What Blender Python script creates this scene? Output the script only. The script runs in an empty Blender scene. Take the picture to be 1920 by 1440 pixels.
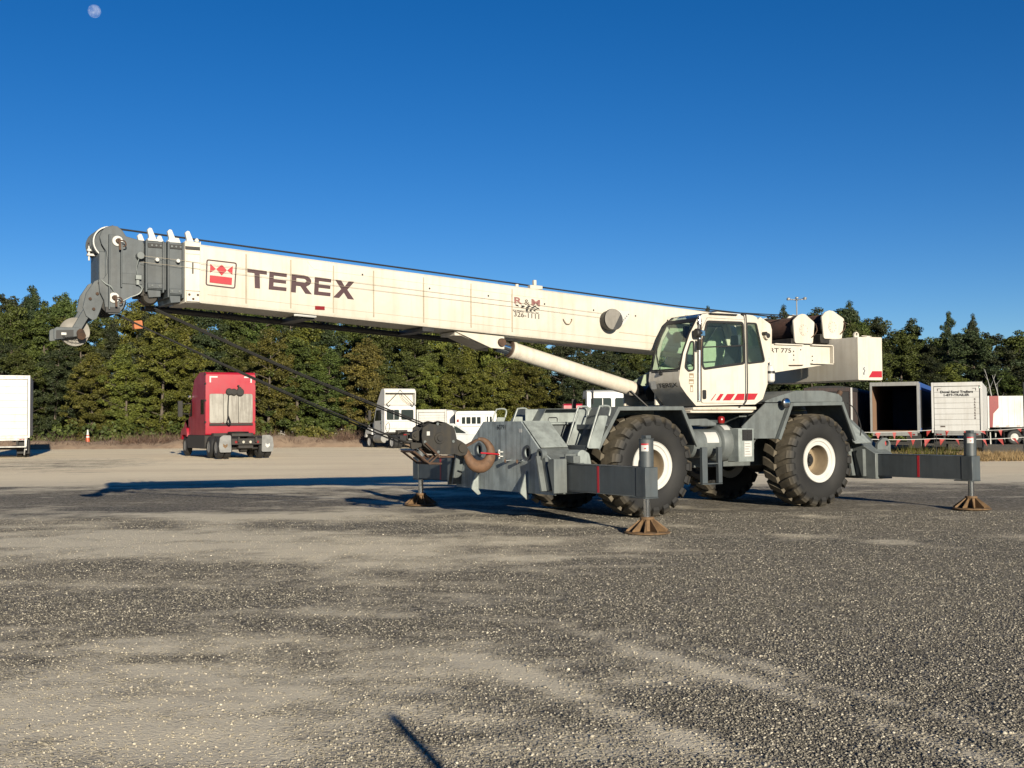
import bpy, bmesh, math, random
from mathutils import Vector, Matrix, noise
from mathutils.geometry import tessellate_polygon

R = math.radians
scene = bpy.context.scene
C = scene.collection

# ------------------------------------------------------------------ camera, sky, sun, exposure
PITCH, ROLL, CAM_H = 0.035284, -0.008055, 1.7245
cam_data = bpy.data.cameras.new('camera')
cam_data.sensor_width = 36.0
cam_data.lens = 2104.27 / 1920 * 36.0
cam_data.clip_start = 0.1
cam_data.clip_end = 6000
cam = bpy.data.objects.new('camera', cam_data)
C.objects.link(cam)
cam.matrix_world = (Matrix.Translation((0, 0, CAM_H)) @ Matrix.Rotation(math.pi / 2 + PITCH, 4, 'X')
                    @ Matrix.Rotation(ROLL, 4, 'Z'))
scene.camera = cam

SUN_AZ, SUN_EL = R(161.0), R(14.0)
world = bpy.data.worlds.new('World')
scene.world = world
world.use_nodes = True
wn, wl = world.node_tree.nodes, world.node_tree.links
sky = wn.new('ShaderNodeTexSky')
sky.sky_type = 'NISHITA'
sky.sun_disc = False
sky.sun_elevation = SUN_EL
sky.sun_rotation = SUN_AZ
sky.altitude = 2600
sky.air_density = 1.0
sky.dust_density = 0.0
sky.ozone_density = 3.0
hs = wn.new('ShaderNodeHueSaturation')
hs.inputs['Hue'].default_value = 0.509
hs.inputs['Saturation'].default_value = 1.30
hs.inputs['Value'].default_value = 1.0
wl.new(sky.outputs[0], hs.inputs['Color'])
wl.new(hs.outputs[0], wn['Background'].inputs[0])
wn['Background'].inputs[1].default_value = 0.05

sun_data = bpy.data.lights.new('sun', 'SUN')
sun_data.energy = 5.0
sun_data.angle = R(0.53)
sun_data.color = (1.0, 0.90, 0.72)
sun = bpy.data.objects.new('sun', sun_data)
C.objects.link(sun)
to_sun = Vector((math.sin(SUN_AZ) * math.cos(SUN_EL), math.cos(SUN_AZ) * math.cos(SUN_EL), math.sin(SUN_EL)))
sun.rotation_euler = to_sun.to_track_quat('Z', 'Y').to_euler()
sun.location = to_sun * 60

scene.view_settings.view_transform = 'Standard'
scene.view_settings.look = 'None'
scene.view_settings.gamma = 1.0
scene.view_settings.exposure = 1.0
scene.view_settings.use_curve_mapping = False
try:
    scene.cycles.use_denoising = True
    scene.cycles.max_bounces = 6
    scene.cycles.diffuse_bounces = 3
    scene.cycles.transparent_max_bounces = 12
    scene.cycles.sample_clamp_indirect = 8
except Exception:
    pass


# ------------------------------------------------------------------ geometry helper
def rounded(pts, r, seg=4):
    out = []
    n = len(pts)
    for i in range(n):
        p0, p1, p2 = Vector(pts[i - 1]), Vector(pts[i]), Vector(pts[(i + 1) % n])
        a, b = (p0 - p1), (p2 - p1)
        la, lb = a.length, b.length
        a.normalize(); b.normalize()
        ang = a.angle(b) if la > 1e-6 and lb > 1e-6 else math.pi
        if ang > 3.0:
            out.append(tuple(p1)); continue
        d = min(r / math.tan(ang / 2), la * .45, lb * .45)
        s, e = p1 + a * d, p1 + b * d
        for k in range(seg + 1):
            t = k / seg
            out.append(tuple((1 - t) ** 2 * s + 2 * t * (1 - t) * p1 + t * t * e))
    return out


def inset(pts, d):
    """offset a 2D polygon inwards by d (outwards when negative)"""
    n = len(pts)
    area = sum(pts[i][0] * pts[(i + 1) % n][1] - pts[(i + 1) % n][0] * pts[i][1] for i in range(n))
    sg = 1 if area > 0 else -1
    out = []
    for i in range(n):
        p0, p1, p2 = Vector(pts[i - 1]), Vector(pts[i]), Vector(pts[(i + 1) % n])
        e1, e2 = (p1 - p0), (p2 - p1)
        if e1.length < 1e-7 or e2.length < 1e-7:
            out.append(tuple(p1)); continue
        e1.normalize(); e2.normalize()
        n1, n2 = Vector((-e1.y, e1.x)) * sg, Vector((-e2.y, e2.x)) * sg
        m = n1 + n2
        k = max(m.dot(n1), .35)
        out.append(tuple(p1 + m * (d / k)))
    return out


def circle2(cx, cy, r, n=20):
    return [(cx + r * math.cos(2 * math.pi * k / n), cy + r * math.sin(2 * math.pi * k / n)) for k in range(n)]


class G:
    def __init__(s):
        s.v = []; s.f = []

    def add(s, v, f):
        o = len(s.v)
        s.v += [tuple(p) for p in v]
        s.f += [tuple(i + o for i in q) for q in f]
        return s

    def box(s, x0, x1, y0, y1, z0, z1):
        x0, x1 = min(x0, x1), max(x0, x1); y0, y1 = min(y0, y1), max(y0, y1); z0, z1 = min(z0, z1), max(z0, z1)
        return s.add([(x0, y0, z0), (x1, y0, z0), (x1, y1, z0), (x0, y1, z0), (x0, y0, z1), (x1, y0, z1), (x1, y1, z1), (x0, y1, z1)],
                     [(0, 3, 2, 1), (4, 5, 6, 7), (0, 1, 5, 4), (1, 2, 6, 5), (2, 3, 7, 6), (3, 0, 4, 7)])

    def obox(s, p0, p1, w, h, up=(0, 0, 1)):
        """bar of section w x h from p0 to p1"""
        p0, p1 = Vector(p0), Vector(p1)
        d = (p1 - p0).normalized()
        u = Vector(up)
        if abs(d.dot(u)) > .98:
            u = Vector((1, 0, 0))
        sd = d.cross(u).normalized(); u = sd.cross(d).normalized()
        q = []
        for p in (p0, p1):
            for a, b in ((-1, -1), (1, -1), (1, 1), (-1, 1)):
                q.append(p + sd * (a * w / 2) + u * (b * h / 2))
        return s.add(q, [(0, 1, 2, 3)[::-1], (4, 5, 6, 7), (0, 1, 5, 4), (1, 2, 6, 5), (2, 3, 7, 6), (3, 0, 4, 7)])

    @staticmethod
    def m3(p, ax, a):
        if ax == 'x': return (a, p[0], p[1])
        if ax == 'y': return (p[0], a, p[1])
        return (p[0], p[1], a)

    def plate(s, outer, holes, ax, a, b):
        loops = [list(outer)] + [list(h) for h in holes]
        flat = [p for l in loops for p in l]
        tris = tessellate_polygon([[Vector((p[0], p[1], 0)) for p in l] for l in loops])
        n = len(flat)
        v = [s.m3(p, ax, a) for p in flat] + [s.m3(p, ax, b) for p in flat]
        f = []
        for t in tris:
            f.append(tuple(t)); f.append(tuple(i + n for i in reversed(t)))
        o = 0
        for l in loops:
            k = len(l)
            for i in range(k):
                j = (i + 1) % k
                f.append((o + i, o + j, o + j + n, o + i + n))
            o += k
        return s.add(v, f)

    def prism(s, pts, ax, a, b):
        if len(pts) > 4:
            return s.plate(pts, [], ax, a, b)
        n = len(pts)
        v = [s.m3(p, ax, a) for p in pts] + [s.m3(p, ax, b) for p in pts]
        return s.add(v, [tuple(range(n)), tuple(range(2 * n - 1, n - 1, -1))] + [(i, (i + 1) % n, (i + 1) % n + n, i + n) for i in range(n)])

    def sheet(s, pts, ax, a):
        tris = tessellate_polygon([[Vector((p[0], p[1], 0)) for p in pts]])
        return s.add([s.m3(p, ax, a) for p in pts], [tuple(t) for t in tris])

    def cyl(s, p0, p1, r0, r1=None, n=20, caps=True):
        if r1 is None: r1 = r0
        p0, p1 = Vector(p0), Vector(p1)
        d = (p1 - p0).normalized()
        u = Vector((0, 0, 1)) if abs(d.z) < .9 else Vector((1, 0, 0))
        a = d.cross(u).normalized(); b = d.cross(a)
        v = []
        for p, r in ((p0, r0), (p1, r1)):
            for k in range(n):
                t = 2 * math.pi * k / n
                v.append(p + a * (r * math.cos(t)) + b * (r * math.sin(t)))
        f = [(k, (k + 1) % n, (k + 1) % n + n, k + n) for k in range(n)]
        if caps:
            f += [tuple(range(n - 1, -1, -1)), tuple(range(n, 2 * n))]
        return s.add(v, f)

    def tube(s, path, r, n=8, closed=False):
        P = [Vector(p) for p in path]
        m = len(P)
        rings = []
        prev = None
        for i in range(m):
            if closed:
                d = (P[(i + 1) % m] - P[i - 1]).normalized()
            else:
                d = (P[min(i + 1, m - 1)] - P[max(i - 1, 0)]).normalized()
            if prev is None:
                u = Vector((0, 0, 1)) if abs(d.z) < .9 else Vector((1, 0, 0))
                a = d.cross(u).normalized()
            else:
                a = (prev - d * prev.dot(d)).normalized()
            prev = a
            b = d.cross(a)
            rings.append([P[i] + a * (r * math.cos(2 * math.pi * k / n)) + b * (r * math.sin(2 * math.pi * k / n)) for k in range(n)])
        v = [p for q in rings for p in q]
        f = []
        for i in range(m if closed else m - 1):
            j = (i + 1) % m
            for k in range(n):
                l = (k + 1) % n
                f.append((i * n + k, i * n + l, j * n + l, j * n + k))
        if not closed:
            f += [tuple(range(n - 1, -1, -1)), tuple((m - 1) * n + k for k in range(n))]
        return s.add(v, f)

    def lathe(s, prof, o=(0, 0, 0), axis='y', n=32, closed=False, caps=True):
        """prof: (radius, height along axis)"""
        o = Vector(o)
        v = []
        for r, h in prof:
            for k in range(n):
                t = 2 * math.pi * k / n
                c, q = r * math.cos(t), r * math.sin(t)
                p = (c, h, q) if axis == 'y' else ((h, c, q) if axis == 'x' else (c, q, h))
                v.append(o + Vector(p))
        m = len(prof)
        f = []
        for i in range(m if closed else m - 1):
            j = (i + 1) % m
            for k in range(n):
                l = (k + 1) % n
                f.append((i * n + k, i * n + l, j * n + l, j * n + k))
        if not closed and caps:
            if prof[0][0] > 1e-6: f.append(tuple(range(n)))
            if prof[-1][0] > 1e-6: f.append(tuple((m - 1) * n + k for k in range(n - 1, -1, -1)))
        return s.add(v, f)

    def xf(s, M):
        s.v = [tuple(M @ Vector(p)) for p in s.v]
        return s

    def mesh(s, name, mat, smooth=35, recalc=True):
        me = bpy.data.meshes.new(name)
        me.from_pydata(s.v, [], s.f)
        if recalc:
            bm = bmesh.new(); bm.from_mesh(me)
            bmesh.ops.remove_doubles(bm, verts=bm.verts, dist=1e-5)
            bmesh.ops.recalc_face_normals(bm, faces=bm.faces)
            bm.to_mesh(me); bm.free()
        if mat: me.materials.append(mat)
        if smooth:
            me.polygons.foreach_set('use_smooth', [True] * len(me.polygons))
            me.set_sharp_from_angle(angle=R(smooth))
        me.update()
        return me

    def obj(s, name, mat, parent=None, bevel=0, smooth=35, seg=1):
        me = s.mesh(name, mat, smooth)
        return link(name, me, parent, bevel, seg)


def link(name, me, parent=None, bevel=0, seg=1):
    o = bpy.data.objects.new(name, me)
    C.objects.link(o)
    if parent is not None: o.parent = parent
    if bevel:
        b = o.modifiers.new('bevel', 'BEVEL')
        b.width = bevel; b.segments = seg; b.limit_method = 'ANGLE'; b.angle_limit = R(40)
        b.harden_normals = False
    return o


def tag(o, label=None, cat=None, group=None, kind=None):
    if label: o['label'] = label
    if cat: o['category'] = cat
    if group: o['group'] = group
    if kind: o['kind'] = kind
    return o


def empty(name, loc=(0, 0, 0), rz=0, label=None, cat=None, group=None):
    o = bpy.data.objects.new(name, None)
    o.empty_display_size = .3
    C.objects.link(o)
    o.location = loc
    o.rotation_euler = (0, 0, rz)
    return tag(o, label, cat, group)


def copy_tree(o, parent=None):
    c = o.copy()
    C.objects.link(c)
    c.parent = parent
    for ch in list(o.children):
        copy_tree(ch, c)
    return c


def text_g(g, txt, org, ud, vd, h, width=None, bold=0.0, align='LEFT', nd=None):
    """flat lettering: org = lower left corner, ud / vd = reading and up directions, h = capital height"""
    cu = bpy.data.curves.new('txt', 'FONT')
    cu.body = txt
    cu.size = 1.0
    cu.offset = bold
    cu.resolution_u = 3
    ob = bpy.data.objects.new('txt', cu)
    C.objects.link(ob)
    dg = bpy.context.evaluated_depsgraph_get()
    me = ob.evaluated_get(dg).to_mesh()
    vs = [v.co.copy() for v in me.vertices]
    fs = [tuple(p.vertices) for p in me.polygons]
    ob.evaluated_get(dg).to_mesh_clear()
    bpy.data.objects.remove(ob); bpy.data.curves.remove(cu)
    if not vs: return g
    x0 = min(v.x for v in vs); x1 = max(v.x for v in vs)
    cap = 0.70
    sy = h / cap
    sx = (width / (x1 - x0)) if width else sy
    ud, vd, org = Vector(ud).normalized(), Vector(vd).normalized(), Vector(org)
    off = 0
    if align == 'CENTER': off = -(x1 - x0) / 2 * sx
    g.add([org + ud * ((v.x - x0) * sx + off) + vd * (v.y * sy) for v in vs], fs)
    return g


# ------------------------------------------------------------------ materials
def _new(name):
    m = bpy.data.materials.new(name)
    m.use_nodes = True
    return m, m.node_tree.nodes, m.node_tree.links, m.node_tree.nodes['Principled BSDF']


def col4(c): return (c[0], c[1], c[2], 1.0)


def ramp(n, l, src, stops):
    r = n.new('ShaderNodeValToRGB')
    e = r.color_ramp.elements
    e[0].position, e[0].color = stops[0][0], col4(stops[0][1]) if not isinstance(stops[0][1], (int, float)) else (stops[0][1],) * 3 + (1,)
    e[1].position, e[1].color = stops[1][0], col4(stops[1][1]) if not isinstance(stops[1][1], (int, float)) else (stops[1][1],) * 3 + (1,)
    for p, c in stops[2:]:
        k = e.new(p); k.color = col4(c) if not isinstance(c, (int, float)) else (c,) * 3 + (1,)
    l.new(src, r.inputs[0])
    return r.outputs[0]


def mixc(n, l, fac, a, b, mode='MIX'):
    m = n.new('ShaderNodeMix')
    m.data_type = 'RGBA'
    m.blend_type = mode
    for key, val in ((0, fac), (6, a), (7, b)):
        if isinstance(val, (int, float)): m.inputs[key].default_value = val
        elif isinstance(val, tuple): m.inputs[key].default_value = col4(val)
        else: l.new(val, m.inputs[key])
    return m.outputs[2]


def mathn(n, l, op, a, b=None, c=None, clamp=False):
    m = n.new('ShaderNodeMath')
    m.operation = op
    m.use_clamp = clamp
    for i, v in enumerate((a, b, c)):
        if v is None: continue
        if isinstance(v, (int, float)): m.inputs[i].default_value = v
        else: l.new(v, m.inputs[i])
    return m.outputs[0]


def noisef(n, l, co, scale, detail=4, rough=.55, vec=(1, 1, 1), loc=(0, 0, 0), dist=0.0):
    mp = n.new('ShaderNodeMapping')
    mp.inputs['Scale'].default_value = vec
    mp.inputs['Location'].default_value = loc
    l.new(co, mp.inputs['Vector'])
    t = n.new('ShaderNodeTexNoise')
    t.inputs['Scale'].default_value = scale
    t.inputs['Detail'].default_value = detail
    t.inputs['Roughness'].default_value = rough
    t.inputs['Distortion'].default_value = dist
    l.new(mp.outputs[0], t.inputs['Vector'])
    return t.outputs['Fac']


def paint(name, base, dirt=None, amt=.35, rough=.45, metal=0.0, streak=.25, scale=2.5, bump=.0, spec=.5, chips=None, chipamt=.0, dust=0.0, dustcol=(.20, .175, .135)):
    """painted or bare metal: cloudy grime, vertical run marks, fine speckle, optional chips"""
    m, n, l, b = _new(name)
    if dirt is None: dirt = tuple(c * .55 for c in base)
    co = n.new('ShaderNodeTexCoord').outputs['Object']
    cloud = noisef(n, l, co, scale, 5, .62)
    run = noisef(n, l, co, 1.0, 3, .6, vec=(9, 9, .7))
    c1 = mixc(n, l, ramp(n, l, cloud, [(.42, 0.0), (.72, amt)]), base, dirt)
    c2 = mixc(n, l, ramp(n, l, run, [(.46, 0.0), (.66, streak)]), c1, dirt)
    fine = noisef(n, l, co, 55, 2, .5)
    c3 = mixc(n, l, ramp(n, l, fine, [(.60, 0.0), (.72, amt * .35)]), c2, dirt)
    if dust:
        dn = noisef(n, l, co, 1.3, 6, .68, loc=(5, 9, 2))
        dn2 = noisef(n, l, co, 9, 5, .7, loc=(1, 4, 8))
        df_ = mathn(n, l, 'MULTIPLY', ramp(n, l, dn, [(.36, 0.0), (.68, 1.0)]), ramp(n, l, dn2, [(.30, .25), (.70, 1.0)]))
        c3 = mixc(n, l, mathn(n, l, 'MULTIPLY', df_, dust), c3, dustcol)
    if chips:
        ch = noisef(n, l, co, 14, 6, .7, vec=(1, 1, 1), loc=(3, 1, 7))
        c3 = mixc(n, l, ramp(n, l, ch, [(.68 - chipamt, 0.0), (.72 - chipamt, 1.0)]), c3, chips)
    l.new(c3, b.inputs['Base Color'])
    l.new(mathn(n, l, 'MULTIPLY_ADD', cloud, .35, rough - .12), b.inputs['Roughness'])
    b.inputs['Metallic'].default_value = metal
    b.inputs['Specular IOR Level'].default_value = spec
    if bump:
        bp = n.new('ShaderNodeBump')
        bp.inputs['Strength'].default_value = bump
        bp.inputs['Distance'].default_value = .02
        l.new(noisef(n, l, co, 12, 6, .6), bp.inputs['Height'])
        l.new(bp.outputs[0], b.inputs['Normal'])
    return m


def plain(name, base, rough=.5, metal=0.0, var=.25, scale=8, spec=.5):
    m, n, l, b = _new(name)
    co = n.new('ShaderNodeTexCoord').outputs['Object']
    f = noisef(n, l, co, scale, 4, .6)
    l.new(mixc(n, l, ramp(n, l, f, [(.35, 0.0), (.7, 1.0)]), base, tuple(c * (1 - var) for c in base)), b.inputs['Base Color'])
    b.inputs['Roughness'].default_value = rough
    b.inputs['Metallic'].default_value = metal
    b.inputs['Specular IOR Level'].default_value = spec
    return m


def glass(name, tint=(.55, .68, .60), refl=.10, dens=.55):
    """thin tinted pane: part see-through, part mirror"""
    m, n, l, b = _new(name)
    n.remove(b)
    out = n['Material Output']
    tr = n.new('ShaderNodeBsdfTransparent'); tr.inputs[0].default_value = col4(tint)
    gl = n.new('ShaderNodeBsdfGlossy'); gl.inputs['Roughness'].default_value = .03
    gl.inputs['Color'].default_value = (.9, .95, .95, 1)
    ge = n.new('ShaderNodeNewGeometry')
    vd = n.new('ShaderNodeVectorMath'); vd.operation = 'DOT_PRODUCT'
    l.new(ge.outputs['Incoming'], vd.inputs[0]); l.new(ge.outputs['Normal'], vd.inputs[1])
    sch = mathn(n, l, 'POWER', mathn(n, l, 'SUBTRACT', 1.0, mathn(n, l, 'ABSOLUTE', vd.outputs['Value']), clamp=True), 5.0)
    f = mathn(n, l, 'MULTIPLY_ADD', sch, .9, refl, clamp=True)
    df = n.new('ShaderNodeBsdfDiffuse'); df.inputs[0].default_value = (.25, .27, .24, 1)
    m1 = n.new('ShaderNodeMixShader'); m1.inputs[0].default_value = dens * .12
    l.new(tr.outputs[0], m1.inputs[1]); l.new(df.outputs[0], m1.inputs[2])
    mx = n.new('ShaderNodeMixShader')
    l.new(f, mx.inputs[0]); l.new(m1.outputs[0], mx.inputs[1]); l.new(gl.outputs[0], mx.inputs[2])
    l.new(mx.outputs[0], out.inputs['Surface'])
    return m


M = {}
M['cream'] = paint('cream_paint', (.435, .41, .36), (.25, .20, .135), amt=.30, rough=.42, streak=.22, scale=1.8)
M['weld'] = paint('weld_line', (.27, .235, .175), (.17, .13, .085), amt=.5, rough=.6, streak=.3, scale=6)
M['cream_worn'] = paint('cream_paint_worn', (.44, .41, .355), (.20, .145, .095), amt=.32, rough=.5, streak=.22, scale=2.2, chips=(.10, .07, .05), chipamt=.03)
M['grey'] = paint('grey_paint', (.042, .053, .061), (.019, .023, .026), amt=.6, rough=.5, streak=.6, scale=3.0, dust=.35, dustcol=(.10, .10, .092))
M['galv'] = paint('weathered_grey_steel', (.086, .099, .101), (.038, .043, .044), amt=.75, rough=.5, streak=.6, scale=3.0, dust=.45, dustcol=(.14, .15, .14), chips=(.03, .024, .02), chipamt=-.03)
M['galv_light'] = paint('pale_weathered_steel', (.20, .226, .220), (.088, .10, .098), amt=.8, rough=.45, streak=.45, scale=4.0, dust=.25, dustcol=(.20, .20, .18))
M['beam'] = paint('dark_beam_paint', (.044, .053, .060), (.018, .022, .025), amt=.5, rough=.45, streak=.45, scale=2.0, dust=.35, dustcol=(.085, .09, .088), chips=(.22, .24, .25), chipamt=-.022)
M['plate'] = paint('skylit_bumper_plate', (.235, .268, .275), (.085, .10, .104), amt=.75, rough=.42, streak=.7, scale=3.2, dust=.35, dustcol=(.30, .31, .29))  # lighter and bluer than the grey: sky light on the front face put into the colour
M['black'] = paint('black_paint', (.006, .006, .0065), (.025, .022, .02), amt=.4, rough=.45)
M['inside'] = plain('cab_trim_black', (.008, .0085, .009), .7)
M['void'] = plain('slot_shade_dark', (.02, .021, .022), .8)  # dark tone painted for the shade inside the frame gap
M['seat'] = plain('seat_fabric', (.035, .045, .055), .85)
M['white'] = paint('white_rim_paint', (.40, .395, .375), (.26, .23, .175), amt=.28, rough=.42, streak=.05, scale=4)
M['decal_white'] = plain('white_sticker', (.38, .38, .365), .5, var=.08)
M['tan'] = paint('dusty_dish', (.19, .145, .09), (.11, .08, .05), amt=.5, rough=.8)
M['rust'] = paint('rusty_steel', (.058, .030, .016), (.018, .011, .008), amt=.9, rough=.8, streak=.3, scale=8)
M['hook_rust'] = paint('hook_rust', (.10, .052, .026), (.03, .018, .012), amt=.9, rough=.7, streak=.2, scale=9)
M['pad'] = paint('ochre_pad_paint', (.125, .072, .03), (.045, .026, .014), amt=.8, rough=.75, streak=.3, scale=9)
M['chrome'] = plain('chrome_rod', (.72, .74, .76), .12, 1.0, var=.08)
M['rope'] = plain('steel_rope', (.008, .0075, .007), .6, var=.5, scale=60)
M['rope_rust'] = paint('rope_on_drum', (.045, .019, .012), (.012, .008, .007), amt=.7, rough=.8, streak=.6, scale=6)
M['greasy'] = paint('greasy_black_steel', (.0045, .0042, .004), (.030, .023, .012), amt=.5, rough=.6, streak=.35, scale=5)
M['red'] = paint('red_film', (.29, .010, .018), (.20, .012, .018), amt=.35, rough=.4, streak=.1, scale=9)
M['maroon'] = plain('maroon_lettering', (.036, .010, .013), .5, var=.3, scale=5)
M['fade_red'] = plain('faded_red_lettering', (.20, .085, .08), .6, var=.3, scale=20)
M['ink'] = plain('black_lettering', (.006, .006, .0065), .6, var=.3)
M['ink_brown'] = plain('brown_lettering', (.06, .046, .038), .6, var=.3)
M['orange'] = paint('orange_plastic', (.30, .085, .018), (.12, .05, .025), amt=.5, rough=.6, scale=14)
M['glass'] = glass('cab_glass', (.905, .965, .925), .028, .10)
M['glass_dark'] = plain('dark_window', (.012, .016, .016), .08, spec=.7)
M['lens'] = plain('lamp_lens', (.75, .72, .62), .08, .6, var=.2)
M['tail'] = plain('red_tail_lens', (.16, .008, .008), .25, var=.2)
M['brass'] = plain('yellow_tag', (.55, .40, .06), .5)
M['disc'] = paint('nylon_sheave', (.17, .158, .14), (.085, .08, .07), amt=.5, rough=.6, scale=7)


def rubber_material():
    """tyre: black sidewall, dried mud ground into the tread"""
    m, n, l, b = _new('tyre_rubber')
    co = n.new('ShaderNodeTexCoord').outputs['Object']
    sx = n.new('ShaderNodeSeparateXYZ'); l.new(co, sx.inputs[0])
    r2 = mathn(n, l, 'ADD', mathn(n, l, 'POWER', mathn(n, l, 'ABSOLUTE', sx.outputs[0]), 2.0), mathn(n, l, 'POWER', mathn(n, l, 'ABSOLUTE', sx.outputs[2]), 2.0))
    rad = mathn(n, l, 'SQRT', r2)
    ay = mathn(n, l, 'ABSOLUTE', sx.outputs[1])
    tread = mathn(n, l, 'MULTIPLY', ramp(n, l, rad, [(.80, 0.0), (.86, 1.0)]), ramp(n, l, ay, [(.28, 1.0), (.40, 0.12)]))
    nz = noisef(n, l, co, 7, 5, .65)
    mud = mathn(n, l, 'MULTIPLY', tread, ramp(n, l, nz, [(.28, .45), (.62, 1.0)]))
    c = mixc(n, l, mud, (.0085, .0085, .0087), (.098, .083, .060))
    dust = ramp(n, l, noisef(n, l, co, 3, 5, .6), [(.45, 0.0), (.8, .14)])
    c = mixc(n, l, dust, c, (.050, .046, .038))
    l.new(c, b.inputs['Base Color'])
    b.inputs['Roughness'].default_value = .72
    b.inputs['Specular IOR Level'].default_value = .35
    bp = n.new('ShaderNodeBump'); bp.inputs['Strength'].default_value = .25; bp.inputs['Distance'].default_value = .01
    l.new(noisef(n, l, co, 30, 4, .6), bp.inputs['Height']); l.new(bp.outputs[0], b.inputs['Normal'])
    return m


M['rubber'] = rubber_material()
M['road_rubber'] = plain('road_tyre_rubber', (.010, .010, .0105), .75, var=.3, scale=12)

# ------------------------------------------------------------------ ground
import numpy as np


def sstep(a, b, x):
    t = min(1.0, max(0.0, (x - a) / (b - a)))
    return t * t * (3 - 2 * t)


def fbm(x, y, o=4, z=0.0):
    s, a, f = 0.0, .5, 1.0
    for _ in range(o):
        s += a * noise.noise((x * f, y * f, z)); a *= .5; f *= 2.03
    return s


def gz(X, Y):
    z = .17 * sstep(38, 56, Y) * sstep(8, -8, X)
    if 2 < Y < 60 and abs(X) < 30:
        z += .028 * fbm(X * .35, Y * .35, 3, 5.0) + .010 * noise.noise((X * 2.2, Y * 2.2, 1.0))
    return z


def seg_d(X, Y, a, b):
    ax, ay = a; bx, by = b
    dx, dy = bx - ax, by - ay
    t = max(0, min(1, ((X - ax) * dx + (Y - ay) * dy) / (dx * dx + dy * dy)))
    return math.hypot(X - ax - t * dx, Y - ay - t * dy)


def gravel_shade_mask(X, Y):
    """1 = loose dark stones and the shade painted under the trailers, 0 = bare pale dust"""
    wob = 2.6 * fbm(X * .13, Y * .13, 3, 2.0)
    g = .55 + .78 * fbm(X * .17, Y * .46, 4, 9.0) + .70 * fbm(X * .85, Y * 1.5, 4, 4.0)
    g += .20 * math.exp(-((Y - 27 + wob) / 5.5) ** 2) + .30 * fbm(X * .5, Y * .8, 3, 31.0)
    g += .28 * math.exp(-((Y - 20 + wob) / 4.0) ** 2) * sstep(-4, 6, X)
    g -= .45 * math.exp(-((Y - 15.6 + wob * .6 + .12 * X) / 1.6) ** 2) * sstep(5, -4, X)
    g -= .30 * math.exp(-((Y - 21.5 + wob * .4) / 1.3) ** 2) * sstep(0, -5, X)
    g += .22 * math.exp(-((Y - 12.0 + wob * .7 - .10 * X) / 1.7) ** 2)
    g += .46 * math.exp(-((Y - 11.5) / 4.0) ** 2) * sstep(-.6, 2.6, X)
    g -= .34 * sstep(10.2, 7.4, Y) * sstep(1.0, -1.4, X) * (.65 + 1.6 * fbm(X * .8, Y * .8, 3, 20.0))
    for a, b, w in (((.45, 9.6), (2.6, 5.4), .16), ((.95, 9.4), (3.3, 5.2), .13), ((-.3, 8.4), (1.6, 5.0), .15)):
        g -= .55 * math.exp(-(seg_d(X, Y, a, b) / w) ** 2)
    for a, b, w in (((-5.5, 8.2), (-1.2, 6.0), .12), ((-4.9, 9.4), (-.2, 6.6), .10), ((-9, 13.4), (3, 10.6), .16), ((-9, 12.0), (4, 9.0), .14), ((1.5, 14.5), (9, 11.0), .18), ((0.5, 13.2), (9, 9.6), .18)):
        g -= .34 * math.exp(-(seg_d(X, Y, a, b) / w) ** 2) * (.4 + .9 * fbm(X * .6, Y * .6, 2, 14.0) + .3)
    for a, b, w in (((-4, 31), (9, 16.5), .3), ((-6.5, 29), (7.5, 13.5), .3), ((-12, 24), (2, 18.8), .35)):
        g -= .30 * math.exp(-(seg_d(X, Y, a, b) / w) ** 2)
    g += .95 * max(0.0, fbm(X * 1.05 + 3, Y * 1.15, 4, 41.0)) * sstep(11.5, 8.5, Y)
    far = sstep(27.5, 38.5, Y + wob * 1.6 + .14 * max(0, X) + 5.0 * fbm(X * .35, Y * .55, 3, 23.0))
    if X < -15:
        far *= 1 - .75 * math.exp(-((Y - 49) / 7.0) ** 2) * sstep(-13, -19, X)
    far *= 1 - .95 * sstep(9, 13, X) * sstep(53, 58, Y)  # no pale dust where the trailer shade is painted
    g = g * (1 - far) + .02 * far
    g += sstep(9, 13, X) * sstep(53, 58, Y)  # shade under and behind the right-hand trailers, painted as dark ground
    return max(0.0, min(1.0, g))


def axis(lims):
    out = []
    for a, b, s in lims:
        k = max(1, int(round((b - a) / s)))
        out += [a + (b - a) * i / k for i in range(k)]
    out.append(lims[-1][1])
    return out


gx = axis([(-900, -200, 100), (-200, -60, 20), (-60, -20, 2.0), (-20, -6, .35), (-6, 6, .13), (6, 20, .35), (20, 60, 2.0), (60, 200, 20), (200, 900, 100)])
gy = axis([(-300, -20, 40), (-20, 3, 1.0), (3, 14, .13), (14, 38, .3), (38, 64, .8), (64, 120, 4), (120, 300, 30), (300, 1800, 150)])
gv, gm = [], []
for Y in gy:
    for X in gx:
        gv.append((X, Y, gz(X, Y)))
        gm.append(gravel_shade_mask(X, Y))
nx = len(gx)
gf = [(j * nx + i, j * nx + i + 1, (j + 1) * nx + i + 1, (j + 1) * nx + i) for j in range(len(gy) - 1) for i in range(nx - 1)]
me = bpy.data.meshes.new('ground')
me.from_pydata(gv, [], gf)
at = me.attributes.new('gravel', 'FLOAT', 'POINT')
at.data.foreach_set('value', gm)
me.polygons.foreach_set('use_smooth', [True] * len(me.polygons))


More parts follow.
